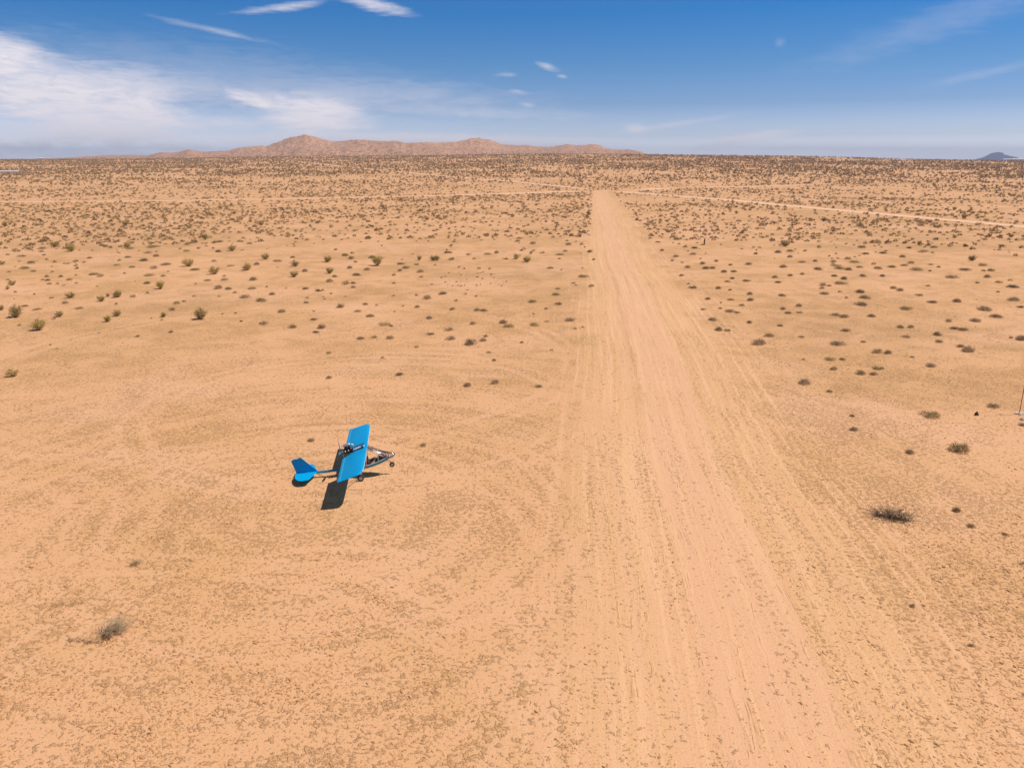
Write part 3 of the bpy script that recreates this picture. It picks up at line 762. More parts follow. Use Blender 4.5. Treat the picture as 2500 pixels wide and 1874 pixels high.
 (-25.5, 124.54, 1.05, 'low grey scrub bush left of the runway, 34.5% across 37.0% down the photo'),
 (-29.63, 142.83, 1.19, 'low grey scrub bush left of the runway, 34% across and 35% down the photo'),
 (-54.75, 111.71, 0.94, 'low grey scrub bush left of the runway, 13% across and 39% down the photo'),
 (-84.87, 138.19, 1.16, 'low grey scrub bush left of the runway, 3% across and 35% down the photo'),
 (-101.41, 169.22, 1.41, 'low grey scrub bush left of the runway, 4% across and 33% down the photo'),
 (88.93, 176.35, 1.45, 'low grey scrub bush right of the runway, 89% across and 32% down the photo'),
 (63.1, 132.55, 1.1, 'low grey scrub bush right of the runway, 86% across and 36% down the photo'),
 (53.6, 94.0, 0.8, 'small grey scrub bush right of the runway, 93% across and 42% down the photo'),
 (47.81, 119.43, 1.0, 'low grey scrub bush right of the runway, 80.3% across 37.7% down the photo'),
 (35.11, 71.57, 0.62, 'small grey scrub bush right of the runway, 86% across and 48% down the photo'),
 (32.35, 85.28, 0.73, 'small grey scrub bush right of the runway, 78% across and 44% down the photo'),
 (32.0, 91.28, 0.77, 'small grey scrub bush right of the runway, 76% across and 43% down the photo'),
 (26.17, 37.53, 0.34, 'small grey scrub bush right of the runway, 98% across and 70% down the photo'),
 (36.29, 148.89, 1.13, 'low grey scrub bush right of the runway, 69% across and 34% down the photo'),
 (34.93, 189.11, 1.42, 'low grey scrub bush right of the runway, 64% across and 32% down the photo'),
 (32.77, 171.33, 1.29, 'low grey scrub bush right of the runway, 65% across and 33% down the photo'),
 (29.28, 99.73, 0.77, 'small grey scrub bush right of the runway, 72% across and 41% down the photo'),
 (28.93, 133.12, 1.01, 'low grey scrub bush right of the runway, 67% across and 36% down the photo'),
 (11.47, 169.92, 1.28, 'low grey scrub bush left of the runway, 55% across and 33% down the photo'),
 (4.25, 94.01, 0.73, 'small grey scrub bush left of the runway, 53% across and 42% down the photo'),
 (-1.08, 156.46, 1.18, 'low grey scrub bush left of the runway, 49% across and 34% down the photo'),
 (-2.39, 77.99, 0.61, 'small grey scrub bush left of the runway, 48% across and 46% down the photo'),
 (-14.38, 91.26, 0.71, 'small grey scrub bush left of the runway, 38% across and 43% down the photo'),
 (-18.05, 147.66, 1.12, 'low grey scrub bush left of the runway, 40.7% across 34.5% down the photo'),
 (-20.14, 139.33, 1.06, 'low grey scrub bush left of the runway, 39% across and 35% down the photo'),
 (-29.3, 116.96, 0.9, 'low grey scrub bush left of the runway, 31% across and 38% down the photo'),
 (-29.98, 132.0, 1.01, 'low grey scrub bush left of the runway, 33% across and 36% down the photo'),
 (-39.31, 87.87, 0.68, 'small grey scrub bush left of the runway, 17% across and 43% down the photo'),
 (-42.04, 85.64, 0.67, 'small grey scrub bush left of the runway, 13% across and 44% down the photo'),
 (-44.54, 159.08, 1.2, 'low grey scrub bush left of the runway, 29% across and 34% down the photo'),
 (-61.87, 186.02, 1.4, 'low grey scrub bush left of the runway, 24% across and 32% down the photo'),
 (-73.02, 128.21, 0.98, 'low grey scrub bush left of the runway, 7% across and 37% down the photo'),
 (-73.85, 124.01, 0.95, 'low grey scrub bush left of the runway, 5% across and 37% down the photo'),
 (-76.23, 127.69, 0.97, 'low grey scrub bush left of the runway, 4.7% across 36.6% down the photo'),
 (-76.49, 132.01, 1.01, 'low grey scrub bush left of the runway, 6% across and 36% down the photo'),
 (-79.01, 132.0, 1.01, 'low grey scrub bush left of the runway, 5% across and 36% down the photo'),
 (79.07, 147.65, 1.1, 'low grey scrub bush right of the runway, 91% across and 35% down the photo'),
 (74.91, 125.05, 0.94, 'low grey scrub bush right of the runway, 95% across and 37% down the photo'),
 (65.39, 121.95, 0.92, 'low grey scrub bush right of the runway, 91% across and 37% down the photo'),
 (59.25, 152.62, 1.14, 'low grey scrub bush right of the runway, 80% across and 34% down the photo'),
 (50.32, 134.77, 1.01, 'low grey scrub bush right of the runway, 78% across and 36% down the photo'),
 (49.9, 121.95, 0.92, 'low grey scrub bush right of the runway, 81% across and 37% down the photo'),
 (40.25, 76.0, 0.59, 'small grey scrub bush right of the runway, 89% across and 47% down the photo'),
 (38.23, 82.79, 0.64, 'small grey scrub bush right of the runway, 84% across and 45% down the photo'),
 (41.1, 147.05, 1.0, 'low grey scrub bush right of the runway, 71.3% across 34.6% down the photo'),
 (39.83, 152.63, 1.04, 'low grey scrub bush right of the runway, 70% across and 34% down the photo'),
 (39.22, 178.52, 1.21, 'low grey scrub bush right of the runway, 67% across and 32% down the photo'),
 (33.26, 117.96, 0.81, 'low grey scrub bush right of the runway, 71% across and 38% down the photo'),
 (27.89, 102.73, 0.71, 'small grey scrub bush right of the runway, 70% across and 40% down the photo'),
 (9.84, 124.54, 0.86, 'low grey scrub bush left of the runway, 56% across and 37% down the photo'),
 (6.96, 118.95, 0.82, 'low grey scrub bush left of the runway, 54.4% across 37.7% down the photo'),
 (-1.71, 74.72, 0.53, 'small grey scrub bush left of the runway, 48% across and 47% down the photo'),
]
CREO = [
 (-104.97, 180.75, 2.04, 'y', 'yellow green creosote bush left of the runway, 5% across and 32% down the photo'),
 (-95.66, 170.62, 2.7, 'y', 'yellow green creosote bush left of the runway, 7% across and 33% down the photo'),
 (-86.87, 177.79, 2.01, 'y', 'yellow green creosote bush left of the runway, 12% across and 32% down the photo'),
 (-76.53, 197.03, 2.22, 'y', 'yellow green creosote bush left of the runway, 20% across and 31% down the photo'),
 (-61.0, 171.32, 2.07, 'y', 'yellow green creosote bush left of the runway, 23% across and 33% down the photo'),
 (-60.35, 145.84, 2.21, 'y', 'yellow green creosote bush left of the runway, 18% across and 35% down the photo'),
 (-51.67, 135.34, 2.06, 'c', 'dusty green creosote bush left of the runway, 21% across and 36% down the photo'),
 (-47.59, 140.49, 2.13, 'y', 'yellow green creosote bush left of the runway, 24% across and 35% down the photo'),
 (-96.67, 148.26, 1.35, 'c', 'dusty green creosote bush left of the runway, 0% across and 34% down the photo'),
 (-119.31, 183.73, 1.38, 'y', 'yellow green creosote bush left of the runway, 0% across and 32% down the photo'),
 (-151.68, 236.9, 2.13, 'y', 'yellow green creosote bush left of the runway, 0% across and 29% down the photo'),
 (-147.03, 273.23, 1.83, 'y', 'yellow green creosote bush left of the runway, 8% across and 28% down the photo'),
 (-116.73, 239.8, 2.87, 'c', 'dusty green creosote bush left of the runway, 12% across and 29% down the photo'),
 (-79.18, 122.98, 1.32, 'c', 'dusty green creosote bush left of the runway, 1% across and 37% down the photo'),
 (-77.47, 118.94, 0.91, 'c', 'dusty green creosote bush left of the runway, 1% across and 38% down the photo'),
 (-63.58, 111.25, 1.54, 'c', 'dusty green creosote bush left of the runway, 7% across and 39% down the photo'),
 (-56.98, 111.71, 1.54, 'y', 'yellow green creosote bush left of the runway, 12% across and 39% down the photo'),
 (-57.66, 108.47, 1.25, 'y', 'yellow green creosote bush left of the runway, 10% across and 39% down the photo'),
 (-58.67, 112.19, 0.77, 'c', 'dusty green creosote bush left of the runway, 11% across and 39% down the photo'),
 (-54.16, 119.44, 1.64, 'y', 'yellow green creosote bush left of the runway, 16% across and 38% down the photo'),
 (-67.57, 101.87, 1.1, 'c', 'dusty green creosote bush left of the runway, 0% across and 40% down the photo'),
 (-62.69, 96.82, 2.24, 'c', 'dusty green creosote bush left of the runway, 2% across and 41% down the photo'),
 (-57.43, 97.24, 1.2, 'c', 'dusty green creosote bush left of the runway, 6% across and 41% down the photo'),
 (-49.68, 94.02, 1.09, 'y', 'yellow green creosote bush left of the runway, 10% across and 42% down the photo'),
 (-50.29, 97.65, 1.21, 'c', 'dusty green creosote bush left of the runway, 11% across and 41% down the photo'),
 (-44.01, 96.82, 0.9, 'y', 'yellow green creosote bush left of the runway, 16% across and 41% down the photo'),
 (-38.88, 95.62, 2.07, 'c', 'dusty green creosote bush left of the runway, 20% across and 42% down the photo'),
 (-55.09, 88.97, 1.87, 'y', 'yellow green creosote bush left of the runway, 4% across and 43% down the photo'),
 (-45.82, 68.85, 1.2, 'c', 'dusty green creosote bush left of the runway, 1% across and 49% down the photo'),
 (-49.29, 156.46, 1.89, 'c', 'dusty green creosote bush left of the runway, 26% across and 34% down the photo'),
 (-40.41, 145.82, 1.99, 'c', 'dusty green creosote bush left of the runway, 29% across and 35% down the photo'),
 (-35.95, 152.01, 1.84, 'y', 'yellow green creosote bush left of the runway, 32% across and 34% down the photo'),
 (-31.99, 136.46, 1.66, 'y', 'yellow green creosote bush left of the runway, 32% across and 36% down the photo'),
 (-37.02, 132.0, 1.61, 'y', 'yellow green creosote bush left of the runway, 29% across and 36% down the photo'),
 (-25.34, 147.04, 2.68, 'y', 'yellow green creosote bush left of the runway, 37% across and 35% down the photo'),
 (-18.35, 155.18, 1.29, 'y', 'yellow green creosote bush left of the runway, 41% across and 34% down the photo'),
 (-15.63, 154.53, 1.4, 'c', 'dusty green creosote bush left of the runway, 42% across and 34% down the photo'),
 (-14.76, 154.53, 1.64, 'c', 'dusty green creosote bush left of the runway, 43% across and 34% down the photo'),
 (-28.04, 262.32, 1.96, 'c', 'dusty green creosote bush left of the runway, 42% across and 29% down the photo'),
 (-75.73, 239.8, 2.15, 'c', 'dusty green creosote bush left of the runway, 26% across and 29% down the photo'),
 (1.0, 157.12, 1.78, 'c', 'dusty green creosote bush left of the runway, 50% across and 34% down the photo'),
 (2.93, 151.99, 1.73, 'y', 'yellow green creosote bush left of the runway, 51% across and 34% down the photo'),
 (4.06, 165.76, 1.0, 'c', 'dusty green creosote bush left of the runway, 52% across and 33% down the photo'),
 (90.81, 154.53, 1.41, 'c', 'dusty green creosote bush right of the runway, 95% across and 34% down the photo'),
 (62.72, 180.75, 2.32, 'y', 'yellow green creosote bush right of the runway, 77% across and 32% down the photo'),
 (68.47, 281.14, 1.37, 'c', 'dusty green creosote bush right of the runway, 69% across and 28% down the photo'),
 (83.04, 294.0, 1.72, 'c', 'dusty green creosote bush right of the runway, 72% across and 28% down the photo'),
 (100.6, 255.99, 2.26, 'c', 'dusty green creosote bush right of the runway, 80% across and 29% down the photo'),
 (97.34, 273.25, 1.6, 'c', 'dusty green creosote bush right of the runway, 78% across and 28% down the photo'),
 (153.29, 269.92, 2.38, 'y', 'yellow green creosote bush right of the runway, 94% across and 28% down the photo'),
 (174.71, 315.03, 2.15, 'y', 'yellow green creosote bush right of the runway, 93% across and 27% down the photo'),
 (112.37, 200.29, 1.38, 'c', 'dusty green creosote bush right of the runway, 93% across and 31% down the photo'),
 (94.98, 183.74, 1.45, 'y', 'yellow green creosote bush right of the runway, 90% across and 32% down the photo'),
 (90.76, 154.53, 1.69, 'c', 'dusty green creosote bush right of the runway, 94.9% across 34.0% down the photo'),
 (116.22, 266.63, 1.57, 'c', 'dusty green creosote bush right of the runway, 84% across and 29% down the photo'),
 (128.48, 288.07, 1.41, 'c', 'dusty green creosote bush right of the runway, 85% across and 28% down the photo'),
]
HEAPS = [('dead_bush', 21.09, 39.45, 1.75, 0.85, 170, 1, -0.45, 'scrub', 'large dark grey half dead bush lying low on the sand right of the runway', 'dead bush', 0.011, 1.0), ('dead_bush', -16.98, 28.5, 1.5, 0.95, 170, 2, 0.25, 'dead', 'uprooted dead bush with fanned twigs on the sand at lower left', 'dead bush', 0.009, 0.9, 1), ('dead_branch', -17.75, 27.97, 1.5, 0.2, 26, 3, -0.15, 'dead', 'fallen dead branch on the sand in front of the uprooted bush', 'dead branch', 0.014, 0.35), ('dry_bush', -19.87, 30.74, 1.3, 0.4, 45, 4, 0.2, 'dusty', 'faint dry thin twigged bush behind the uprooted bush at lower left', 'dry bush', 0.006, 1.2), ('dead_branch', 25.240000000000002, 34.39, 1.0, 0.28, 22, 5, 0.1, 'dead', 'dead dark branch on the sand at the right edge below the pole', 'dead branch', 0.012, 0.6)]
POLE = (39.65, 57.88, 0)
BOXP = (38.84, 56.39, 0)
ROCK = (36.17, 57.62, 0)
STUMP = (44.85, 183.75, 0)
SHEDS = [(-532.2, 846.6, 25.3, 14, 2.5, 'long low white shed at the left edge of the far plain'), (934.3, 1526.8, 14.5, 20, 3.6, 'white flat shed on the horizon below the distant blue hill'), (945.1, 1508.4, 23.4, 24, 4.5, 'longer white shed at the right edge of the horizon beside the blue hill'), (-904.3, 1556.3, 9.1, 8, 3.6, 'tiny pale house on the skyline at far left')]
EXTRA = [(-2.94, 85.66, 0.6), (-7.85, 108.47, 0.75), (-10.12, 80.34, 0.56), (-12.95, 75.69, 0.53), (-20.27, 133.66, 0.92), (-41.3, 115.51, 0.8), (-46.1, 112.19, 0.77), (-54.18, 115.03, 0.79), (-59.02, 91.66, 0.64), (-72.56, 124.01, 0.85), (-77.13, 153.88, 1.05), (-79.28, 142.24, 0.97), (-88.53, 151.36, 1.03), (-88.82, 137.61, 0.94), (-90.48, 177.06, 1.2), (-113.84, 189.89, 1.29), (81.86, 127.69, 0.85), (78.63, 144.02, 0.96), (55.65, 84.92, 0.58), (49.12, 116.01, 0.78), (34.7, 198.66, 1.19), (28.17, 124.01, 0.76), (16.15, 155.18, 0.94), (7.41, 89.74, 0.56), (4.53, 102.3, 0.63), (4.11, 78.99, 0.49), (1.06, 82.44, 0.51), (-4.0, 141.66, 0.86), (-5.96, 142.25, 0.86), (-6.83, 114.07, 0.7), (-9.75, 144.04, 0.87), (-13.98, 113.13, 0.69), (-15.34, 131.45, 0.8), (-17.29, 112.66, 0.69), (-18.94, 124.52, 0.76), (-28.7, 117.47, 0.72), (-29.35, 110.77, 0.68), (-30.3, 151.36, 0.92), (-30.47, 92.82, 0.58), (-33.24, 94.01, 0.58), (-35.7, 99.31, 0.61), (-45.89, 108.02, 0.66), (-49.04, 132.56, 0.81), (-54.34, 105.79, 0.65), (-57.14, 95.62, 0.59), (-69.86, 124.52, 0.76), (-74.43, 116.01, 0.71), (-77.42, 128.21, 0.78), (-81.18, 137.61, 0.84), (-82.46, 150.75, 0.91), (-85.9, 183.73, 1.11), (-92.2, 155.18, 0.94), (-94.18, 181.48, 1.09), (-109.57, 177.06, 1.07), (72.83, 116.0, 0.68), (47.94, 110.78, 0.65), (21.06, 34.07, 0.22), (32.84, 150.75, 0.8), (8.39, 90.51, 0.49), (-5.26, 112.17, 0.6), (-26.79, 114.56, 0.61), (-38.29, 120.95, 0.65), (-42.49, 112.19, 0.6), (-43.33, 94.81, 0.51), (-47.81, 79.67, 0.44), (-50.55, 124.01, 0.66), (-67.6, 135.9, 0.72), (-70.45, 114.07, 0.61), (-70.82, 122.48, 0.66), (-74.87, 133.66, 0.71), (-84.53, 148.89, 0.79), (-100.71, 193.03, 1.02), (-101.12, 189.89, 1.0), (-111.48, 196.22, 1.03), (28.95, 75.04, 0.39), (-5.55, 122.48, 0.56), (29.03, 107.12, 0.49), (12.85, 142.83, 0.65), (10.06, 122.48, 0.56), (8.91, 140.5, 0.64), (2.78, 98.89, 0.46), (-8.77, 142.25, 0.65), (-14.41, 147.05, 0.67), (-14.81, 104.47, 0.48), (-18.42, 104.91, 0.48), (-24.19, 112.19, 0.52), (-25.92, 100.58, 0.47), (-26.67, 109.86, 0.51), (-37.31, 98.89, 0.46), (-49.48, 81.38, 0.38), (-60.91, 138.17, 0.63), (-64.96, 121.46, 0.56), (-96.06, 152.63, 0.69), (-8.02, 121.96, 0.55), (-12.75, 123.51, 0.54), (-11.37, 132.01, 0.57), (-4.96, 129.83, 0.56), (-5.88, 131.45, 0.57), (-11.85, 130.91, 0.56), (-15.37, 100.57, 0.43), (-1.6, 121.95, 0.51), (-3.61, 134.79, 0.56), (-6.0, 135.9, 0.56), (-10.78, 125.57, 0.51), (-8.99, 126.09, 0.5), (-6.78, 117.96, 0.45), (-27.27, 111.71, 0.43), (-34.82, 119.45, 0.46), (-45.19, 96.02, 0.37), (-8.5, 122.47, 0.47), (-5.51, 136.47, 0.52), (-3.39, 124.53, 0.46), (-5.12, 137.61, 0.51), (-3.03, 130.91, 0.48), (-11.03, 136.48, 0.47), (-8.76, 134.21, 0.44), (-7.48, 122.46, 0.41), (-7.51, 129.28, 0.4), (-0.89, 126.63, 0.4), (-4.98, 123.5, 0.39), (-42.23, 82.43, 0.26), (-47.31, 87.48, 0.27), (-48.59, 83.84, 0.26), (-61.42, 126.63, 0.39), (-71.12, 110.31, 0.34), (-84.06, 150.75, 0.46), (-9.38, 121.95, 0.37), (-3.57, 132.01, 0.39), (-13.4, 122.48, 0.35), (-10.21, 123.49, 0.34), (-9.34, 137.03, 0.37), (-2.2, 123.5, 0.33)]

SEG = 360
radii = [0.0, 8, 16, 24, 40, 60, 90, 130, 180, 240, 310, 400, 480, 500] + list(np.linspace(540, 2000, 34)) + [2100, 2250, 2450, 2700, 3000, 3300, 3600, 4200, 5200, 7000, 9500, 13500]
# finer azimuth steps ahead of the camera
azs = np.concatenate([np.linspace(-math.pi, -0.85, 40, endpoint=False), np.linspace(-0.85, 0.85, 170, endpoint=False), np.linspace(0.85, math.pi, 40, endpoint=False)])
nA = len(azs)
rr, aa = np.meshgrid(radii[1:], azs, indexing='ij')
gxv = rr * np.sin(aa); gyv = rr * np.cos(aa)
gzv = terrain_z(gxv, gyv)
verts = np.vstack([[[0, 0, 0]], np.stack([gxv, gyv, gzv], -1).reshape(-1, 3)])
quads = []
tri = []
for i in range(len(radii) - 2):
    a = 1 + i * nA + np.arange(nA)
    b = 1 + i * nA + (np.arange(nA) + 1) % nA
    quads.append(np.stack([a, a + nA, b + nA, b], 1))
quads = np.vstack(quads)
# the small disc under the camera as degenerate-free quads: split into triangles kept in the same mesh
bm = bmesh.new()
me0 = mesh_np('ground', verts, quads, M_soil, True)
bm.from_mesh(me0)
bm.verts.ensure_lookup_table()
for j in range(nA):
    f = bm.faces.new((bm.verts[0], bm.verts[1 + j], bm.verts[1 + (j + 1) % nA]))
    f.smooth = True
bmesh.ops.recalc_face_normals(bm, faces=bm.faces)
bm.to_mesh(me0); bm.free()
if me0.polygons[0].normal.z < 0:
    me0.flip_normals()
ground = link(bpy.data.objects.new('ground', me0))
tag(ground, kind='structure')

def ribbon(name, pts, widths, m, lift=0.004, step=4.0):
    """a strip of ground following a polyline"""
    P = np.array(pts, float)
    seg = np.hypot(*np.diff(P, axis=0).T)
    s = np.concatenate([[0], np.cumsum(seg)])
    ss = np.linspace(0, s[-1], max(2, int(s[-1] / step)))
    X = np.interp(ss, s, P[:, 0]); Y = np.interp(ss, s, P[:, 1])
    Wd = np.interp(ss, s, widths)
    tx = np.gradient(X); ty = np.gradient(Y); L = np.hypot(tx, ty); tx /= L; ty /= L
    wob = 0.25 * (fbm(ss * 0.15, ss * 0, 5) - 0.5)
    rows = []
    for k in (-1, 0, 1):
        ox = X + (-ty) * k * Wd / 2 * (1 + wob); oy = Y + tx * k * Wd / 2 * (1 + wob)
        rows.append(np.stack([ox, oy, terrain_z(ox, oy) + lift], 1))
    n = len(ss)
    V = np.vstack(rows)
    F = []
    for k in range(2):
        a = k * n + np.arange(n - 1)
        F.append(np.stack([a, a + n, a + n + 1, a + 1], 1))
    o = obj_np(name, V, np.vstack(F), m)
    if o.data.polygons[0].normal.z < 0:
        o.data.flip_normals()
    return tag(o, kind='structure')

s0, s1 = -20.0, 498.0
qm = 5.0
ribbon('dirt_runway', [(qm / RUN_COS + RUN_TAN * s, s) for s in (s0, s1)], [23, 23], M_soil, 0.006, 20.0)
for pts, wd, lift in ROADS:
    ribbon('dirt_road', pts, wd, M_road, lift, 6.0)

# ---- hills behind the plain
def hills():
    azt = np.linspace(HILL_TAN[0][0], HILL_TAN[-1][0], 620)
    e = np.interp(azt, [a for a, b in HILL_TAN], [b for a, b in HILL_TAN])
    t = np.linspace(0, 1, 46)
    V = []
    ridge_r = 2650 + 160 * np.sin(azt * 9) + 90 * np.sin(azt * 23 + 1)
    front = 1850.0
    for i, (ta, ee) in enumerate(zip(azt, e)):
        sx, cy = ta / math.hypot(ta, 1), 1 / math.hypot(ta, 1)
        rz = CAM_H + ee * ridge_r[i]
        rows = []
        for k in t:
            if k < 0.72:
                u = k / 0.72
                r = front + (ridge_r[i] - front) * u
                base = float(terrain_z(np.array([r * sx]), np.array([r * cy]))[0])
                b0 = float(terrain_z(np.array([front * sx]), np.array([front * cy]))[0]) - 1.5
                prof = 0.30 * u + 0.70 * u ** 2.1
                zz = b0 + (rz - b0) * prof
                amp = (rz - b0 + 6) * (0.30 * math.sin(math.pi * min(1, u)) ** 0.7 + 0.006)
                p = Vector((r * sx * 0.0045, r * cy * 0.0045, 1.7))
                nz = mnoise.ridged_multi_fractal(p, 1.0, 2.1, 5, 1.0, 2.0) / 2.2 - 0.55
                zz += amp * nz
            else:
                u = (k - 0.72) / 0.28
                r = ridge_r[i] + 900 * u
                zz = rz * (1 - u) ** 1.5 - 3 * u
            rock = mnoise.fractal(Vector((r * sx * 0.05, r * cy * 0.05, 3.3)), 1.0, 2.0, 4)
            zz += min(1.0, k * 7.0) * max(0, rock - 0.08) * (9.0 if k < 0.62 else 5.0) * min(1, (rz - 20) / 60.0 if rz > 20 else 0)
            rows.append((r * sx, r * cy, zz))
        V.append(rows)
    V = np.array(V)
    nA_, nR_ = V.shape[:2]
    idx = np.arange(nA_ * nR_).reshape(nA_, nR_)
    F = np.stack([idx[:-1, :-1], idx[:-1, 1:], idx[1:, 1:], idx[1:, :-1]], -1).reshape(-1, 4)
    o = obj_np('hills', V.reshape(-1, 3), F, M_hill, None, True)
    if o.data.polygons[100].normal.z < 0:
        o.data.flip_normals()
    tag(o, kind='structure')
    return V
HV = hills()

def butte():
    D = 11000.0
    ta = np.linspace(BUTTE[0][0], BUTTE[-1][0], 120)
    e = np.interp(ta, [a for a, b in BUTTE], [b for a, b in BUTTE])
    V = []
    for a, ee in zip(ta, e):
        sx, cy = a / math.hypot(a, 1), 1 / math.hypot(a, 1)
        top = CAM_H + ee * D
        row = []
        for k in np.linspace(-1, 1, 15):
            r = D + 420 * k
            nz = mnoise.fractal(Vector((r * sx * 0.006, r * cy * 0.006, 0)), 1.0, 2.0, 4)
            z = top * (1 - abs(k)) ** 0.9 + nz * 0.12 * max(top, 0) * (1 - abs(k)) * min(1, abs(k) * 4)
            row.append((r * sx, r * cy, z - 2 if abs(k) == 1 else z))
        V.append(row)
    V = np.array(V)
    n, m_ = V.shape[:2]
    idx = np.arange(n * m_).reshape(n, m_)
    F = np.stack([idx[:-1, :-1], idx[:-1, 1:], idx[1:, 1:], idx[1:, :-1]], -1).reshape(-1, 4)
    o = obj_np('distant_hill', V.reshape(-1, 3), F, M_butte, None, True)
    if o.data.polygons[5].normal.z < 0:
        o.data.flip_normals()
    tag(o, kind='structure')
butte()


# ------------------------------------------------------------------ vegetation
def quads_from(c, a, b):
    """quads with centre c and half axes a, b -> verts, faces"""
    n = len(c)
    V = np.stack([c - a - b * 0.6, c + a - b * 0.25, c + a + b * 0.25, c - a + b * 0.6], 1).reshape(-1, 3)
    return V, np.arange(4 * n).reshape(n, 4)

def scrub_mesh(name, seed, m, flat=0.5, n=850):
    """a low dome of fine twigs and small leaves; unit width 1"""
    g = np.random.default_rng(seed)
    lobes = g.uniform(-0.22, 0.22, (5, 2))
    lob = lobes[g.integers(0, 5, n)]
    th = g.uniform(0, 2 * math.pi, n)
    ph = np.arccos(g.uniform(0.0, 1.0, n))
    d = np.stack([np.sin(ph) * np.cos(th), np.sin(ph) * np.sin(th), np.cos(ph)], 1)
    rad = g.uniform(0.35, 1.0, n) ** 0.6 * 0.32 * g.uniform(0.75, 1.15, n)
    c = d * rad[:, None]
    c[:, 2] *= flat * 2
    c[:, :2] += lob
    c[:, 2] = np.maximum(c[:, 2], 0.02)
    ax = d + g.normal(0, 0.45, (n, 3))
    ax /= np.linalg.norm(ax, axis=1)[:, None]
    bx = np.cross(ax, g.normal(0, 1, (n, 3)))
    bx /= np.linalg.norm(bx, axis=1)[:, None]
    L = g.uniform(0.028, 0.070, n)[:, None]
    V, F = quads_from(c, ax * L, bx * g.uniform(0.007, 0.017, n)[:, None])
    V[:, 2] = np.maximum(V[:, 2], 0.0)
    return mesh_np(name, V, F, m)

def creosote_meshes(seed, m_leaf, spread=0.5, nst=20, low=0.22):
    """unit height 1: flaring stems from one base with leaf sprays at their ends"""
    g = np.random.default_rng(seed)
    sv, sf, lv, lf = [], [], [], []
    no = 0; nl = 0
    for i in range(nst):
        th = g.uniform(0, 2 * math.pi); lean = g.uniform(0.15, 1.0) * spread
        hgt = g.uniform(0.5, 0.95) * (1 - 0.55 * lean)
        pts = []
        for k in np.linspace(0, 1, 5):
            rr_ = lean * k ** 0.8 + 0.02
            pts.append((rr_ * math.cos(th) + g.normal(0, 0.012), rr_ * math.sin(th) + g.normal(0, 0.012), hgt * k))
        pts = np.array(pts)
        wv = np.array([-math.sin(th), math.cos(th), 0])
        for k in range(4):
            w0 = 0.012 * (1 - k / 5); w1 = 0.012 * (1 - (k + 1) / 5)
            for ax in (wv, np.array([math.cos(th), math.sin(th), 0.0])):
                sv += [pts[k] - ax * w0, pts[k] + ax * w0, pts[k + 1] + ax * w1, pts[k + 1] - ax * w1]
                sf.append([no, no + 1, no + 2, no + 3]); no += 4
        n = 60
        k = g.uniform(low, 1.0, n) ** 0.85
        c = np.stack([np.interp(k, np.linspace(0, 1, 5), pts[:, j]) for j in range(3)], 1) + g.normal(0, 0.075, (n, 3)) * np.array([1, 1, 0.7])
        ax = g.normal(0, 1, (n, 3)) + np.array([math.cos(th), math.sin(th), 0.5]) * 0.7
        ax /= np.linalg.norm(ax, axis=1)[:, None]
        bx = np.cross(ax, g.normal(0, 1, (n, 3))); bx /= np.linalg.norm(bx, axis=1)[:, None]
        V, F = quads_from(c, ax * g.uniform(0.025, 0.055, n)[:, None], bx * g.uniform(0.020, 0.040, n)[:, None])
        V[:, 2] = np.maximum(V[:, 2], 0.02)
        lv.append(V); lf.append(F + nl); nl += len(V)
    return mesh_np('foliage', np.vstack(lv), np.vstack(lf), m_leaf), mesh_np('stems', np.array(sv), np.array(sf), M_stem)

scrub_meshes = [scrub_mesh('scrub_bush', 10 + i, M_scrub if i % 3 else M_scrub2, flat=(0.50, 0.42, 0.58, 0.36, 0.5, 0.45)[i % 6]) for i in range(9)]
creo_yellow = [creosote_meshes(50 + i, M_creo, 0.48 + 0.06 * i) for i in range(3)]
creo_dusty = [creosote_meshes(70 + i, M_creo2, 0.48 + 0.06 * i, 18, 0.2) for i in range(3)]

rnd = random.Random(4)
for i, (x, y, wd, label) in enumerate(SCRUB):
    o = bpy.data.objects.new('scrub_bush', scrub_meshes[rnd.randrange(9)])
    link(o)
    o.location = (x, y, float(terrain_z(np.array([x]), np.array([y]))[0]))
    sx = wd * rnd.uniform(1.0, 1.2)
    o.scale = (sx, sx * rnd.uniform(0.8, 1.1), min(sx, 1.6) * rnd.uniform(0.75, 1.15))
    o.rotation_euler = (0, 0, rnd.choice((0, math.pi)) + rnd.uniform(-0.5, 0.5))
    tag(o, label, 'scrub bush', 'low scrub bushes scattered on the desert plain')

for i, (x, y, wd, kind, label) in enumerate(CREO):
    fol, stm = rnd.choice(creo_yellow if kind == 'y' else creo_dusty)
    e = empty('creosote_bush', (x, y, float(terrain_z(np.array([x]), np.array([y]))[0])), (0, 0, rnd.uniform(0, 6.28)))
    k = wd * 0.92
    e.scale = (k, k, k * rnd.uniform(0.80, 1.0))
    link(bpy.data.objects.new('foliage', fol), e)
    link(bpy.data.objects.new('stems', stm), e)
    tag(e, label, 'creosote bush', 'tall creosote bushes on the plain')

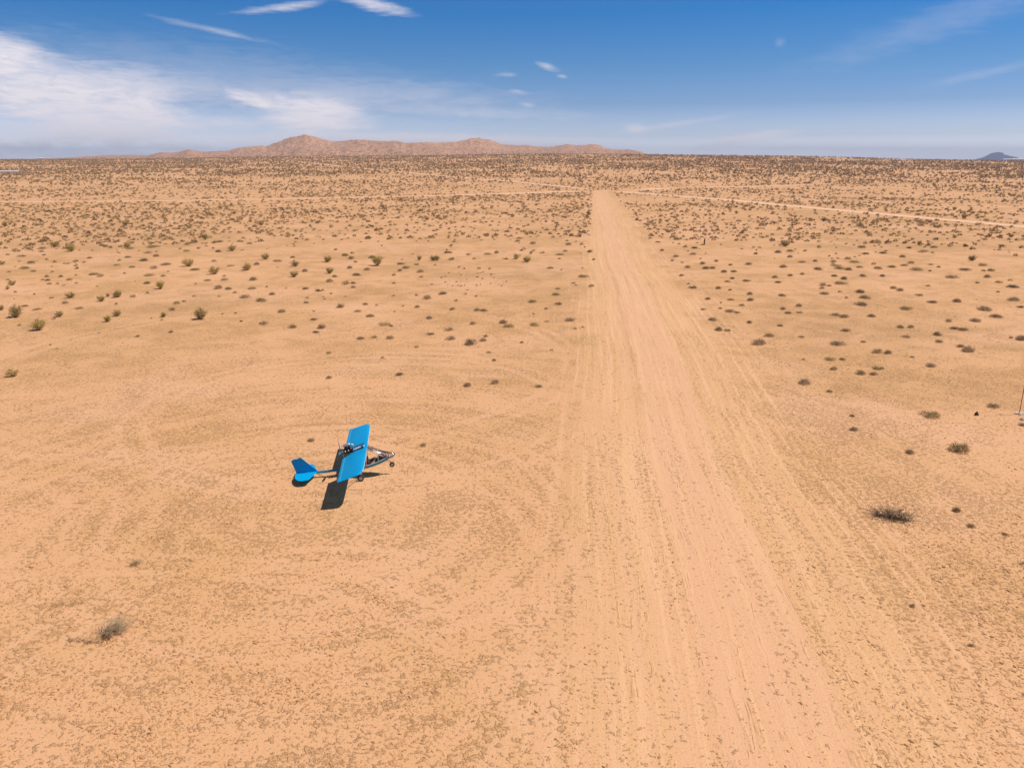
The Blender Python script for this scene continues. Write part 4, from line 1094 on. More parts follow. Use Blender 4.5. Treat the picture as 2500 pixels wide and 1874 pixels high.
# far scrub that no one could count: one mesh
def scatter_far():
    g = np.random.default_rng(77)
    out = []
    # annulus sampling by zones: r0, r1, density per m2, width range, height range
    zones = [(150, 200, 0.034, (0.6, 1.3), 0.42), (200, 300, 0.130, (0.6, 1.8), 0.44), (300, 460, 0.110, (0.7, 1.9), 0.46), (460, 640, 0.060, (0.8, 2.0), 0.48), (640, 850, 0.036, (1.2, 2.8), 0.62),
             (850, 1300, 0.034, (1.6, 3.3), 0.70), (1300, 1830, 0.028, (2.0, 3.6), 0.72)]
    amax = 0.98
    for r0, r1, dens, wr_, hk in zones:
        n = int(dens * amax * (r1 ** 2 - r0 ** 2))
        r = np.sqrt(g.uniform(r0 ** 2, r1 ** 2, n)); a = g.uniform(-amax, amax, n)
        x = r * np.sin(a); y = r * np.cos(a)
        keep = np.ones(n, bool)
        q = (x - RUN_TAN * y) * RUN_COS
        keep &= ~((x - 0.102 * y > -0.6) & (q < 17.0) & (y < 520))
        keep &= g.uniform(0, 1, n) < np.clip((fbm(x * 0.02, y * 0.02, 3) - 0.28) * 3.2, 0.12, 1)
        if r0 < 200:
            keep &= g.uniform(0, 1, n) < (r - 140) / 70
        for pts, wd, lift in ROADS:
            P = np.array(pts)
            for A, B in zip(P, P[1:]):
                d = B - A; L2 = d @ d
                tt = np.clip(((x - A[0]) * d[0] + (y - A[1]) * d[1]) / L2, 0, 1)
                dd = np.hypot(x - A[0] - tt * d[0], y - A[1] - tt * d[1])
                keep &= dd > max(wd) * 0.5 + 1.2
        for bx_, by_, bw_ in BARE:
            keep &= np.hypot(x - bx_, (y - by_)) > bw_
        x, y = x[keep], y[keep]
        wdt = g.uniform(*wr_, len(x)) * g.choice([0.6, 0.8, 1.0, 1.15], len(x))
        out.append(np.stack([x, y, terrain_z(x, y), wdt, wdt * hk * g.uniform(0.75, 1.25, len(x))], 1))
    # shrubs climbing the foot of the hills
    sel = g.integers(0, HV.shape[0], 9000), (g.beta(1.0, 1.9, 9000) * HV.shape[1] * 0.66).astype(int)
    hp = HV[sel]
    out.append(np.concatenate([hp + g.uniform(-2, 2, hp.shape) * [1, 1, 0.1], g.uniform(1.2, 3.2, (9000, 1)), g.uniform(0.9, 2.0, (9000, 1))], 1))
    ex = np.array(EXTRA)
    out.append(np.stack([ex[:, 0], ex[:, 1], terrain_z(ex[:, 0], ex[:, 1]), ex[:, 2], ex[:, 2] * 0.45], 1))
    A = np.vstack(out)
    n = len(A)
    near = np.hypot(A[:, 0], A[:, 1]) < 480
    Vs, Fs, off = [], [], 0
    for mask, q_ in ((near, 34), (~near, 16)):
        B = A[mask]; m_ = len(B)
        th = g.uniform(0, 2 * math.pi, (m_, q_)); ph = np.arccos(g.uniform(0, 1, (m_, q_)))
        d = np.stack([np.sin(ph) * np.cos(th), np.sin(ph) * np.sin(th), np.cos(ph)], -1)
        c = d * (g.uniform(0.25, 1.0, (m_, q_, 1)) ** 0.5)
        c = c * np.stack([B[:, 3] * 0.42, B[:, 3] * 0.42, B[:, 4] * 0.85], -1)[:, None, :]
        sz = (B[:, 3] * (0.15 if q_ > 20 else 0.24))[:, None, None]
        u = d + g.normal(0, 0.6, d.shape); u /= np.linalg.norm(u, axis=-1, keepdims=True)
        v = np.cross(u, g.normal(0, 1, d.shape)); v /= np.linalg.norm(v, axis=-1, keepdims=True)
        base = B[:, None, :3]
        T = np.stack([c - u * sz * 0.8 - v * sz * 0.5, c + u * sz, c - u * sz * 0.5 + v * sz * 0.6], 2)
        T[..., 2] = np.maximum(T[..., 2], 0.0)
        T = (T + base[:, :, None, :]).reshape(-1, 3)
        Vs.append(T); Fs.append(np.arange(len(T)).reshape(-1, 3) + off); off += len(T)
    o = obj_np('desert_scrub', np.vstack(Vs), np.vstack(Fs), M_farscrub)
    tag(o, 'grey brown desert scrub covering the far plain up to the hills', 'scrub', kind='stuff')
    print('far scrub', n)
scatter_far()

# dry weeds and soil flakes on the near ground: one mesh
def scatter_weeds():
    g = np.random.default_rng(9)
    n = 360000
    amax = 0.72
    r = 20 * (130 / 20.0) ** g.uniform(0, 1, n) ** 0.85
    a = g.uniform(-amax, amax, n)
    x = r * np.sin(a); y = r * np.cos(a)
    cov = fbm(x * 0.32, y * 0.32, 21) * 0.6 + fbm(x * 0.06, y * 0.06, 40) * 0.4
    p = np.clip((cov - 0.42) * 4.5, 0.05, 1)
    wr_ = wear_np(x, y)
    p = p * (1 - 0.97 * np.clip(wr_ * 1.15, 0, 1))
    for cx, cy, rad, wd in LOOPS:
        d = np.abs(np.hypot(x - cx, y - cy) - rad)
        p = p * np.where(d < wd, 0.55, 1)
    k = g.uniform(0, 1, n) < p * 0.62
    x, y, r = x[k], y[k], r[k]
    n = len(x)
    rad = g.lognormal(-3.45, 0.42, n).clip(0.015, 0.085)
    hgt = rad * g.uniform(0.3, 0.65, n)
    m_ = 6
    th = np.linspace(0, 2 * math.pi, m_, endpoint=False)[None] + g.uniform(0, 1, (n, 1))
    rr_ = rad[:, None] * g.uniform(0.55, 1.3, (n, m_))
    rot = g.uniform(0, math.pi, n)[:, None]
    ex, ey = rr_ * np.cos(th) * 1.5, rr_ * np.sin(th) * 0.8
    px_ = x[:, None] + ex * np.cos(rot) - ey * np.sin(rot)
    py_ = y[:, None] + ex * np.sin(rot) + ey * np.cos(rot)
    ring = np.stack([px_, py_, np.zeros_like(px_)], -1)
    top = np.stack([x + g.normal(0, 0.3, n) * rad, y + g.normal(0, 0.3, n) * rad, hgt], -1)[:, None, :]
    cen = np.stack([x, y, np.zeros(n)], -1)[:, None, :]
    mid_ = cen + (ring - cen) * g.uniform(0.45, 0.85, (n, m_, 1))
    mid_[:, :, 2] = hgt[:, None] * g.uniform(0.55, 1.0, (n, m_))
    V = np.concatenate([ring, mid_, top], 1)
    base = np.arange(n) * (2 * m_ + 1)
    F = []
    for j in range(m_):
        k2 = (j + 1) % m_
        F += [np.stack([base + j, base + k2, base + m_ + k2], 1), np.stack([base + j, base + m_ + k2, base + m_ + j], 1), np.stack([base + m_ + j, base + m_ + k2, base + 2 * m_], 1)]
    F = np.stack(F, 1)
    o = obj_np('dry_weeds', V.reshape(-1, 3), F.reshape(-1, 3), M_clod)
    tag(o, 'small tufts of dry weeds and soil flakes on the near sand', 'dry weeds', kind='stuff')
    print('weeds', n)
scatter_weeds()

# dead and odd plants close to the camera
def twig_heap(name, x, y, length, height, n, seed, ang, m, label, cat, thick=0.012, fan=0.9, stem=0):
    g = np.random.default_rng(seed)
    b = MB()
    for i in range(n):
        t_ = g.uniform(-0.5, 0.5) * length * (1.0 if stem == 0 else 0.3)
        px, py = t_ * math.cos(ang), t_ * math.sin(ang)
        th = ang + g.normal(0, fan) + (math.pi if g.uniform() < 0.5 and stem == 0 else 0)
        L = g.uniform(0.35, 0.9) * height * 1.6
        up = g.uniform(0.15, 1.0) * height * (1 - 0.9 * abs(t_) / length)
        if stem: up *= 0.62
        p0 = (px, py, 0.02)
        p1 = (px + 0.5 * L * math.cos(th) * 0.6, py + 0.5 * L * math.sin(th) * 0.6, up * 0.65)
        p2 = (px + L * math.cos(th) * 0.8 + g.normal(0, 0.05), py + L * math.sin(th) * 0.8 + g.normal(0, 0.05), up)
        b.tube([p0, p1, p2], [thick, thick * 0.75, thick * 0.4], 3, False)
        for k in range(2):
            q0 = Vector(p1).lerp(Vector(p2), g.uniform(0, 0.8))
            b.tube([q0, q0 + Vector((g.normal(0, 0.12), g.normal(0, 0.12), abs(g.normal(0.05, 0.08))))], [thick * 0.6, thick * 0.3], 3, False)
    o = b.build(name, m)
    o.location = (x, y, 0)
    tag(o, label, cat)
    return o
for args in HEAPS:
    twig_heap(*args[:8], {'scrub': M_darktwig, 'dead': M_dead, 'dusty': M_creo2}[args[8]], *args[9:])


# ------------------------------------------------------------------ the ultralight aeroplane
M_blue = mat('blue_fabric', (0.0005, 0.325, 0.68), 0.5, var=0.09, vscale=0.8, spec=0.15)
M_blue2 = mat('paler_blue_fabric', (0.0005, 0.375, 0.76), 0.5, var=0.05, vscale=1.5, spec=0.12)  # slightly paler blue for ailerons and horizontal tail
M_seam = mat('pale_blue_tape', (0.06, 0.47, 0.78), 0.5)
M_edge = mat('leading_edge_glint', (0.45, 0.72, 0.85), 0.35)
M_teal = mat('teal_paint', (0.006, 0.25, 0.43), 0.3, var=0.1, coat=0.3)
M_navy = mat('navy_fabric', (0.004, 0.115, 0.27), 0.5, var=0.08)
M_white = mat('white_paint', (0.80, 0.77, 0.74), 0.4, var=0.04)
M_pinkw = mat('cream_tubing', (0.85, 0.74, 0.68), 0.4)
M_dark = mat('black_vinyl', (0.035, 0.028, 0.028), 0.6, var=0.2)
M_brown = mat('brown_upholstery', (0.11, 0.07, 0.06), 0.75, var=0.3)
M_metal = mat('dull_aluminium', (0.55, 0.53, 0.52), 0.35, metal=0.9, var=0.1)
M_muff = mat('heat_stained_steel', (0.60, 0.56, 0.56), 0.32, metal=0.6, var=0.15)
M_rub = mat('dusty_rubber', (0.045, 0.036, 0.034), 0.85, var=0.3)
M_eng = mat('engine_black', (0.03, 0.028, 0.03), 0.45, var=0.3)
M_tan = mat('tan_floor_board', (0.50, 0.36, 0.25), 0.7)
M_clear = bpy.data.materials.new('clear_acrylic')
M_clear.use_nodes = True
_t = NT(M_clear.node_tree)
_a = _t.n('ShaderNodeBsdfTransparent'); _a.inputs[0].default_value = (0.93, 0.90, 0.90, 1)
_g = _t.n('ShaderNodeBsdfGlossy'); _g.inputs[1].default_value = 0.06
_d = _t.n('ShaderNodeBsdfDiffuse'); _d.inputs[0].default_value = (0.75, 0.66, 0.64, 1)
_m1 = _t.n('ShaderNodeMixShader'); _m1.inputs[0].default_value = 0.05
_t.put(_m1.inputs[1], _a.outputs[0]); _t.put(_m1.inputs[2], _d.outputs[0])
_f = _t.n('ShaderNodeFresnel'); _f.inputs[0].default_value = 1.45
_m2 = _t.n('ShaderNodeMixShader')
_t.put(_m2.inputs[0], _f.outputs[0]); _t.put(_m2.inputs[1], _m1.outputs[0]); _t.put(_m2.inputs[2], _g.outputs[0])
_o = _t.n('ShaderNodeOutputMaterial'); _t.put(_o.inputs[0], _m2.outputs[0])

def build_plane():
    # axes: x ahead, y to the left wing, z up; it rests on its main wheels with the nose lifted
    root = empty('ultralight_aeroplane', PLANE_AT, (R(-1.4), 0, R(7.33)))
    tag(root, 'bright blue high wing ultralight aeroplane parked nose up on the sand', 'aeroplane')
    zw = lambda x: 1.795 + 0.306 * x            # wing chord plane
    wn = Vector((-0.306, 0, 1)).normalized()

    # --- wings
    secs = [(0.44, 0.40, 0.22), (0.50, 0.42, -0.26), (0.72, 0.42, -0.56), (0.95, 0.42, -0.86), (1.5, 0.42, -0.86), (2.2, 0.42, -0.86), (2.9, 0.42, -0.86), (3.5, 0.415, -0.86),
            (4.0, 0.405, -0.86), (4.25, 0.385, -0.86), (4.45, 0.345, -0.86), (4.60, 0.285, -0.86), (4.70, 0.215, -0.86), (4.77, 0.13, -0.86), (4.81, -0.02, -0.86), (4.85, -0.32, -0.86), (4.88, -0.62, -0.86)]
    cam_up = lambda t: 0.115 * (t ** 0.5) * (1 - t) ** 0.85 * 2.0
    for s in (-1, 1):
        b = MB()
        rows = []
        dense = []
        for (a, c) in zip(secs, secs[1:]):
            k = max(1, int((c[0] - a[0]) / 0.18))
            for i in range(k):
                f = i / k
                dense.append(tuple(a[j] + (c[j] - a[j]) * f for j in range(3)))
        dense.append(secs[-1])
        for (y, le, te) in dense:
            if s > 0 and y < 0.95:      # left root is squared off beside the centre fairing
                te = -0.56 if y < 0.8 else -0.86
            ch = le - te
            full = 0.42 + 1.03
            prof = []
            tipk = 1.0 if y < 4.3 else max(0.12, 1 - ((y - 4.3) / 0.62) ** 2)
            rib = 1 - 0.07 * abs(math.sin((y - 0.2) * math.pi / 0.36))
            for i in range(13):
                t = (i / 12) ** 1.6
                x = le - ch * t
                tt = (0.42 - x) / full
                up = cam_up(min(1, max(0, tt))) * tipk * rib
                up *= min(1, (t / 0.06) ** 0.5) if t < 0.06 else 1
                prof.append(Vector((x, s * y, zw(x))) + wn * up)
            for i in range(12, 0, -1):
                t = (i / 12) ** 1.6
                x = le - ch * t
                prof.append(Vector((x, s * y, zw(x))) - wn * (0.02 * tipk * min(1, t * 8)))
            rows.append(prof)
        vs = b.grid(rows, closed=True)
        b.b.faces.new(vs[0][::-1]); b.b.faces.new(vs[-1])
        wing = b.build('wing', M_blue, root, smooth=True)
        es = wing.modifiers.new('crisp_edges', 'EDGE_SPLIT')
        es.split_angle = R(50)
        # aileron behind the hinge line
        b = MB(); rows = []
        for y in np.linspace(0.97, 4.89, 16):
            te = -1.03 if y < 4.6 else -1.035
            pts = []
            for x in (-0.875, -0.95, te, te, -0.95, -0.875):
                pass
            for x, u in ((-0.845, 0.030), (-0.90, 0.034), (-0.95, 0.027), (te, 0.004), (te, -0.004), (-0.95, -0.010), (-0.845, -0.012)):
                pts.append(Vector((x, s * y, zw(x))) + wn * u)
            rows.append(pts)
        vs = b.grid(rows, closed=True)
        b.b.faces.new(vs[0][::-1]); b.b.faces.new(vs[-1])
        b.build('aileron', M_blue2, wing)
        # pale tape over the hinge gap, broken by the hinges
        b = MB()
        ys = np.linspace(0.99, 4.84, 12)
        for y0, y1 in zip(ys, ys[1:]):
            p = []
            for x in (-0.890, -0.845):
                for y in (y0, y1 - 0.02):
                    for u in (0.026, 0.0405):
                        p.append(Vector((x, s * y, zw(x))) + wn * u)
            b.hexa(p)
        b.build('hinge_tape', M_seam, wing)
        # pale tube along the leading edge, its sun glint put into the colour
        b = MB()
        b.tube([(0.435, s * 0.5, zw(0.43) + 0.012), (0.435, s * 2.5, zw(0.43) + 0.012), (0.425, s * 4.0, zw(0.42) + 0.012), (0.36, s * 4.45, zw(0.36) + 0.012)], 0.020, 6)
        b.build('leading_edge', M_edge, wing, smooth=True)
        # wing struts
        for xa, xb in ((0.30, 0.16), (0.16, -0.60)):
            b = MB()
            b.tube([(xa, s * 0.42, 0.66), (xb, s * 2.55, zw(xb) - 0.03)], 0.024, 8)
            b.build('wing_strut', M_metal, root, smooth=True)
        b = MB()
        b.tube([(0.05, s * 1.75, 1.42), (0.10, s * 1.75, zw(0.10))], 0.010, 6)
        b.tube([(-0.42, s * 1.75, 1.30), (-0.40, s * 1.75, zw(-0.40))], 0.010, 6)
        b.build('jury_strut', M_metal, root)

    # --- centre fairing with the registration on an upper edge sloped to catch sun
    b = MB()
    top = lambda x: zw(x) + 0.115 + 0.04 * (x + 0.56)
    sec = lambda x, zb: [(x, 0.0, zb), (x, 0.0, top(x) - 0.115), (x, 0.075, top(x)), (x, 0.42, top(x)), (x, 0.42, zb)]
    vs = b.grid([sec(-0.58, 1.42), sec(0.22, 1.60)], closed=True)
    b.b.faces.new(vs[0][::-1]); b.b.faces.new(vs[1])
    fair = b.build('centre_fairing', M_navy, root, bevel=0.012)
    b = MB()
    b.hexa([(0.20, -0.46, zw(0.20) - 0.03), (0.20, -0.46, zw(0.20) + 0.075), (0.20, 0.46, zw(0.20) - 0.03), (0.20, 0.46, zw(0.20) + 0.085),
            (0.43, -0.46, zw(0.43) - 0.03), (0.43, -0.46, zw(0.43) + 0.02), (0.43, 0.46, zw(0.43) - 0.03), (0.43, 0.46, zw(0.43) + 0.02)])
    b.build('centre_leading_edge', M_blue, root, bevel=0.012)
    b = MB()
    b.hexa([(-0.60, -0.50, 1.44), (-0.60, -0.50, 1.47), (-0.60, 0.0, 1.44), (-0.60, 0.0, 1.47),
            (0.20, -0.46, 1.69), (0.20, -0.46, 1.72), (0.20, 0.0, 1.69), (0.20, 0.0, 1.72)])
    b.build('gap_cover', M_navy, root)
    b = MB()
    b.lathe((0.20, -0.02, top(0.2) - 0.06), (0.3, -1, 0.1), [(-0.02, 0.0), (-0.02, 0.055), (0.03, 0.05), (0.04, 0.0)], 12)
    b.build('fuel_cap', M_white, root, smooth=True)
    cu = bpy.data.curves.new('registration', 'FONT')
    cu.body = 'N2088U'
    cu.size = 0.15
    cu.shear = 0.35
    cu.space_character = 1.0
    cu.extrude = 0.003
    cu.offset = 0.010
    tmp = bpy.data.objects.new('registration_text', cu)
    COL.objects.link(tmp)
    me = bpy.data.meshes.new_from_object(tmp.evaluated_get(bpy.context.evaluated_depsgraph_get()))
    COL.objects.unlink(tmp); bpy.data.objects.remove(tmp)
    w_ = max(v.co.x for v in me.vertices) - min(v.co.x for v in me.vertices)
    # the letters lie on the sloping upper edge of the fairing
    k = 0.50 / w_
    ky = 0.105 / max(v.co.y for v in me.vertices)
    for v in me.vertices:
        X = -0.44 + v.co.x * k
        f = 0.02 + v.co.y * ky
        v.co = Vector((X, 0.075 * f / 0.137, top(X) - 0.115 + 0.115 * f / 0.137)) + Vector((0, -0.84, 0.545)) * (0.004 + v.co.z)
    me.name = 'registration'
    me.materials.clear(); me.materials.append(M_white)
    link(bpy.data.objects.new('registration', me), fair)

    # --- engine, silencer and propeller behind the wing
    b = MB()
    b.box((-0.80, 0.0, 1.66), (0.42, 0.26, 0.26), None)
    for x in (-0.70, -0.90):
        for k in range(5):
            b.box((x, 0, 1.80 + 0.025 * k), (0.17, 0.22, 0.012))
        b.lathe((x, 0, 1.76), (0, 0, 1), [(0, 0.07), (0.20, 0.07), (0.21, 0)], 12)
    for s in (-1, 1):
        b.tube([(-0.55, s * 0.16, 1.52), (-0.98, s * 0.14, 1.56)], 0.02, 6)
    eng = b.build('engine', M_eng, root)
    b = MB()
    b.lathe((-1.02, 0, 1.67), (-1, 0, -0.3), [(0, 0.0), (0, 0.11), (0.10, 0.10), (0.16, 0.05), (0.17, 0)], 16)
    b.build('gearbox', M_metal, eng, smooth=True)
    b = MB()
    for y in (-0.19, 0.17):
        b.tube([(-0.72, y * 0.4, 1.70), (-0.72, y, 1.74), (-0.72, y * 1.45, 1.75)], [0.03, 0.035, 0.05], 8)
        b.tube([(-0.92, y * 0.4, 1.66), (-0.92, y, 1.68), (-0.92, y * 1.45, 1.70)], [0.03, 0.035, 0.05], 8)
    b.build('carburettor', M_metal, eng, smooth=True)
    b = MB()
    b.tube([(-1.06, 0.02, 1.95), (-1.00, 0.02, 1.98), (-0.68, 0.03, 2.06), (-0.62, 0.03, 2.06)], [0.045, 0.095, 0.095, 0.06], 14)
    b.tube([(-0.64, 0.03, 2.06), (-0.54, 0.03, 2.06), (-0.46, 0.03, 2.01), (-0.43, 0.02, 1.92), (-0.46, 0.01, 1.82)], [0.05, 0.05, 0.047, 0.045, 0.045], 12)
    b.tube([(-1.02, 0.02, 1.96), (-1.20, 0.0, 2.00)], [0.03, 0.022], 8)
    b.build('silencer', M_muff, eng, smooth=True)
    b = MB()
    for x in (-0.64, -0.96):
        b.tube([(x, -0.10, 1.62), (x + 0.02, 0.0, 1.98)], 0.013, 6)
        b.tube([(x, 0.10, 1.62), (x + 0.02, 0.02, 1.98)], 0.013, 6)
    b.tube([(-0.50, -0.14, 1.66), (-0.30, -0.20, 1.76)], 0.014, 6)
    b.tube([(-0.55, 0.0, 1.80), (-0.72, -0.05, 1.93)], 0.012, 6)
    b.build('silencer_bracket', M_metal, eng)
    b = MB()
    b.hexa([(-0.46, -0.02, 1.70), (-0.52, -0.02, 1.88), (-0.46, 0.20, 1.70), (-0.52, 0.20, 1.88), (-0.42, -0.02, 1.72), (-0.48, -0.02, 1.90), (-0.42, 0.20, 1.72), (-0.48, 0.20, 1.90)])
    b.build('radiator', M_seam, eng, bevel=0.005)
    hub = Vector((-1.22, 0, 1.61))
    axd = Vector((-1, 0, -0.306)).normalized()
    upv = Vector((-0.306, 0, 1)).normalized()
    b = MB()
    b.lathe(hub, axd, [(-0.04, 0.0), (-0.04, 0.075), (0.05, 0.075), (0.06, 0.0)], 16)
    prop = b.build('propeller', M_metal, root, smooth=True)
    for ph in (82, 202, 322):
        d = upv * math.cos(R(ph)) + Vector((0, -1, 0)) * math.sin(R(ph))
        side = axd.cross(d).normalized()
        rows = []
        for rr_, cw, tw in ((0.06, 0.05, 60), (0.15, 0.095, 48), (0.30, 0.14, 36), (0.50, 0.135, 27), (0.70, 0.115, 21), (0.80, 0.085, 19), (0.84, 0.03, 18)):
            cdir = side * math.cos(R(tw)) + axd * math.sin(R(tw))
            nrm = d.cross(cdir).normalized()
            p0 = hub + d * rr_
            rows.append([p0 - cdir * cw / 2, p0 + nrm * 0.012, p0 + cdir * cw / 2, p0 - nrm * 0.006])
        b = MB()
        vs = b.grid(rows, closed=True)
        b.b.faces.new(vs[0][::-1]); b.b.faces.new(vs[-1])
        b.build('blade', M_teal, prop, smooth=True)

    # --- tail boom and tail
    b = MB()
    b.tube([(0.35, 0, 0.60), (-1.35, 0, 0.42), (-2.7, 0, 0.335), (-4.0, 0, 0.27)], [0.085, 0.08, 0.078, 0.07], 16)
    b.build('tail_boom', M_teal, root, smooth=True)
    b = MB()
    b.tube([(-0.72, 0.0, 0.50), (-0.60, 0.0, 1.52)], 0.03, 8)
    b.tube([(0.28, -0.30, 0.66), (-0.55, -0.10, 1.50)], 0.02, 8)
    b.tube([(0.28, 0.30, 0.66), (-0.55, 0.10, 1.50)], 0.02, 8)
    b.build('boom_strut', M_metal, root, smooth=True)
    b = MB()
    b.slab([(-2.67, 0, 0.40), (-3.68, 0, 1.37), (-3.895, 0, 1.275), (-3.70, 0, 0.33)], (0, 1, 0), 0.045)
    b.build('tail_fin', M_blue, root, bevel=0.012)
    b = MB()
    b.slab([(-3.69, 0, 0.325), (-3.885, 0, 1.272), (-4.06, 0, 1.27), (-4.25, 0, 1.18), (-4.27, 0, 1.14), (-3.985, 0, 0.31)], (0, 1, 0), 0.035)
    b.build('rudder', M_blue, root, bevel=0.010)
    zt = lambda x: 0.575 + 0.065 * x
    for s in (-1, 1):
        pts = [(-2.70, 0.03), (-3.09, 1.30), (-3.16, 1.36), (-3.375, 1.42), (-3.44, 0.06)]
        b = MB()
        b.slab([(x, s * y, zt(x)) for x, y in pts], (-0.065, 0, 1), 0.045)
        b.build('stabilizer', M_blue2, root, bevel=0.012)
        pts = [(-3.43, 0.10), (-3.368, 1.42), (-3.52, 1.44), (-3.70, 1.36), (-3.92, 1.0), (-4.02, 0.62), (-4.05, 0.40), (-4.04, 0.07)]
        b = MB()
        b.slab([(x, s * y, zt(x)) for x, y in pts], (-0.065, 0, 1), 0.035)
        b.build('elevator', M_blue2, root, bevel=0.010)
    b = MB()
    b.tube([(-3.9, 0, 0.24), (-4.0, 0, 0.05), (-4.12, 0, 0.012)], 0.014, 6)
    b.build('tail_skid', M_metal, root)

    # --- cockpit pod: open tub with a clear nose
    def ring(x, wd, zb, zt_, k=0.75):
        return [(x, -wd, zt_), (x, -wd * 0.98, zb + (zt_ - zb) * 0.35), (x, -wd * k, zb), (x, 0, zb - 0.02), (x, wd * k, zb), (x, wd * 0.98, zb + (zt_ - zb) * 0.35), (x, wd, zt_)]
    st = [(0.10, 0.40, 0.52, 0.66), (0.32, 0.45, 0.575, 0.755), (0.70, 0.46, 0.665, 0.865), (1.10, 0.42, 0.79, 0.995), (1.45, 0.34, 0.925, 1.115), (1.65, 0.24, 1.01, 1.185), (1.76, 0.08, 1.10, 1.20)]
    b = MB()
    b.grid([ring(*a) for a in st])
    b.b.faces.new([b.b.verts.new(p) for p in ring(*st[0])])
    pod = b.build('cockpit_tub', M_teal, root, smooth=True)
    sm = pod.modifiers.new('solid', 'SOLIDIFY'); sm.thickness = 0.018; sm.offset = -1
    b = MB()
    for s in (-1, 1):
        b.tube([(x, s * wd, zt_ + 0.012) for x, wd, zb, zt_ in st], 0.017, 6)
    b.build('tub_rim', M_pinkw, root, smooth=True)
    b = MB()
    for s in (-1, 1):
        b.tube([(x, s * wd * 0.80, zb - 0.012) for x, wd, zb, zt_ in st[1:-1]], 0.010, 6)
    b.build('belly_stripe', M_pinkw, root, smooth=True)
    b = MB()
    fl = [(x, wd * 0.7, zb + 0.05) for x, wd, zb, zt_ in st[:-1]]
    b.grid([[(x, -y, z) for x, y, z in fl], [(x, y, z) for x, y, z in fl]])
    b.build('cockpit_floor', M_tan, root)
    b = MB()
    b.hexa([(0.30, -0.447, 0.77), (0.30, -0.447, 0.80), (0.30, -0.43, 0.77), (0.30, -0.43, 0.80), (0.52, -0.462, 0.825), (0.52, -0.462, 0.86), (0.52, -0.44, 0.825), (0.52, -0.44, 0.86)])
    b.slab([(0.56, -0.46, 0.85), (0.86, -0.455, 1.13), (0.86, -0.455, 0.92)], (0, 1, 0), 0.012)
    b.build('side_gusset', M_white, root)
    for s in (-1, 1):
        b = MB()
        y = s * 0.215
        b.hexa([(0.40, y - 0.19, 0.80), (0.44, y - 0.19, 0.90), (0.40, y + 0.19, 0.80), (0.44, y + 0.19, 0.90),
                (0.90, y - 0.19, 0.90), (0.88, y - 0.19, 1.06), (0.90, y + 0.19, 0.90), (0.88, y + 0.19, 1.06)])
        seat = b.build('seat', M_brown, root, bevel=0.04)
        b = MB()
        b.hexa([(0.36, y - 0.18, 0.86), (0.20, y - 0.17, 1.42), (0.36, y + 0.18, 0.86), (0.20, y + 0.17, 1.42),
                (0.48, y - 0.18, 0.90), (0.30, y - 0.17, 1.45), (0.48, y + 0.18, 0.90), (0.30, y + 0.17, 1.45)])
        b.build('backrest', M_brown, seat, bevel=0.04)
        b = MB()
        b.tube([(0.95, y, 0.92), (1.02, y, 1.12), (1.00, y + 0.02, 1.20)], 0.016, 6)
        b.build('control_stick', M_dark, root)
    b = MB()
    b.hexa([(1.16, -0.36, 1.12), (1.08, -0.36, 1.30), (1.16, 0.36, 1.12), (1.08, 0.36, 1.30), (1.42, -0.30, 1.14), (1.42, -0.30, 1.24), (1.42, 0.30, 1.14), (1.42, 0.30, 1.24)])
    panel = b.build('instrument_panel', M_dark, root, bevel=0.015)
    b = MB()
    for y in (-0.24, -0.08, 0.08, 0.24):
        b.lathe((1.105, y, 1.225), (-0.9, 0, -0.4), [(0, 0.0), (0.012, 0.055), (0.016, 0.05), (0.016, 0.0)], 14)
    b.build('dial', M_white, panel)
    # tubing round the cockpit
    b = MB()
    r = 0.023
    for s in (-1, 1):
        b.tube([(0.40, s * 0.40, 1.88), (1.05, s * 0.39, 1.50), (1.60, s * 0.27, 1.19)], r, 8)       # sloping door rail
        b.tube([(0.40, s * 0.40, 1.88), (0.36, s * 0.43, 1.3), (0.32, s * 0.45, 0.77)], r, 8)        # door post
        b.tube([(0.16, s * 0.40, 1.80), (0.26, s * 0.43, 0.73)], r * 0.8, 8)
        b.tube([(1.05, s * 0.39, 1.50), (1.10, s * 0.42, 1.0)], r * 0.6, 8)
    b.tube([(0.40, -0.40, 1.88), (0.40, 0.40, 1.88)], r, 8)
    b.tube([(1.05, -0.39, 1.50), (1.05, 0.39, 1.50)], r, 8)
    b.tube([(0.40, 0.0, 1.88), (1.05, 0.0, 1.53), (1.62, 0.0, 1.25)], r * 0.8, 8)
    b.tube([(1.60, -0.27, 1.19), (1.66, 0.0, 1.24), (1.60, 0.27, 1.19)], r, 8)
    b.build('cabin_frame', M_pinkw, root, smooth=True)
    b = MB()
    b.hexa([(0.44, -0.36, 1.78), (0.44, -0.36, 1.80), (0.44, 0.36, 1.78), (0.44, 0.36, 1.80), (0.76, -0.36, 1.60), (0.76, -0.36, 1.62), (0.76, 0.36, 1.60), (0.76, 0.36, 1.62)])
    b.build('roof_shade', M_dark, root)
    b = MB()
    b.box((0.96, -0.05, 1.49), (0.12, 0.30, 0.03), None)
    b.lathe((1.02, 0.12, 1.50), (0, 0, 1), [(0, 0.0), (0, 0.05), (0.05, 0.05), (0.06, 0)], 12)
    b.build('compass', M_white, root)
    # clear windscreen and nose
    rows = []
    for x, wd, z0, z1 in ((0.42, 0.42, 1.87, 1.93), (0.80, 0.42, 1.55, 1.78), (1.15, 0.40, 1.32, 1.64), (1.50, 0.335, 1.16, 1.53), (1.80, 0.23, 1.16, 1.46), (2.02, 0.12, 1.20, 1.41), (2.13, 0.02, 1.28, 1.36)):
        row = []
        for k in range(9):
            a = math.pi * k / 8
            row.append((x, -wd * math.cos(a), z0 + (z1 - z0) * math.sin(a)))
        rows.append(row)
    b = MB(); b.grid(rows)
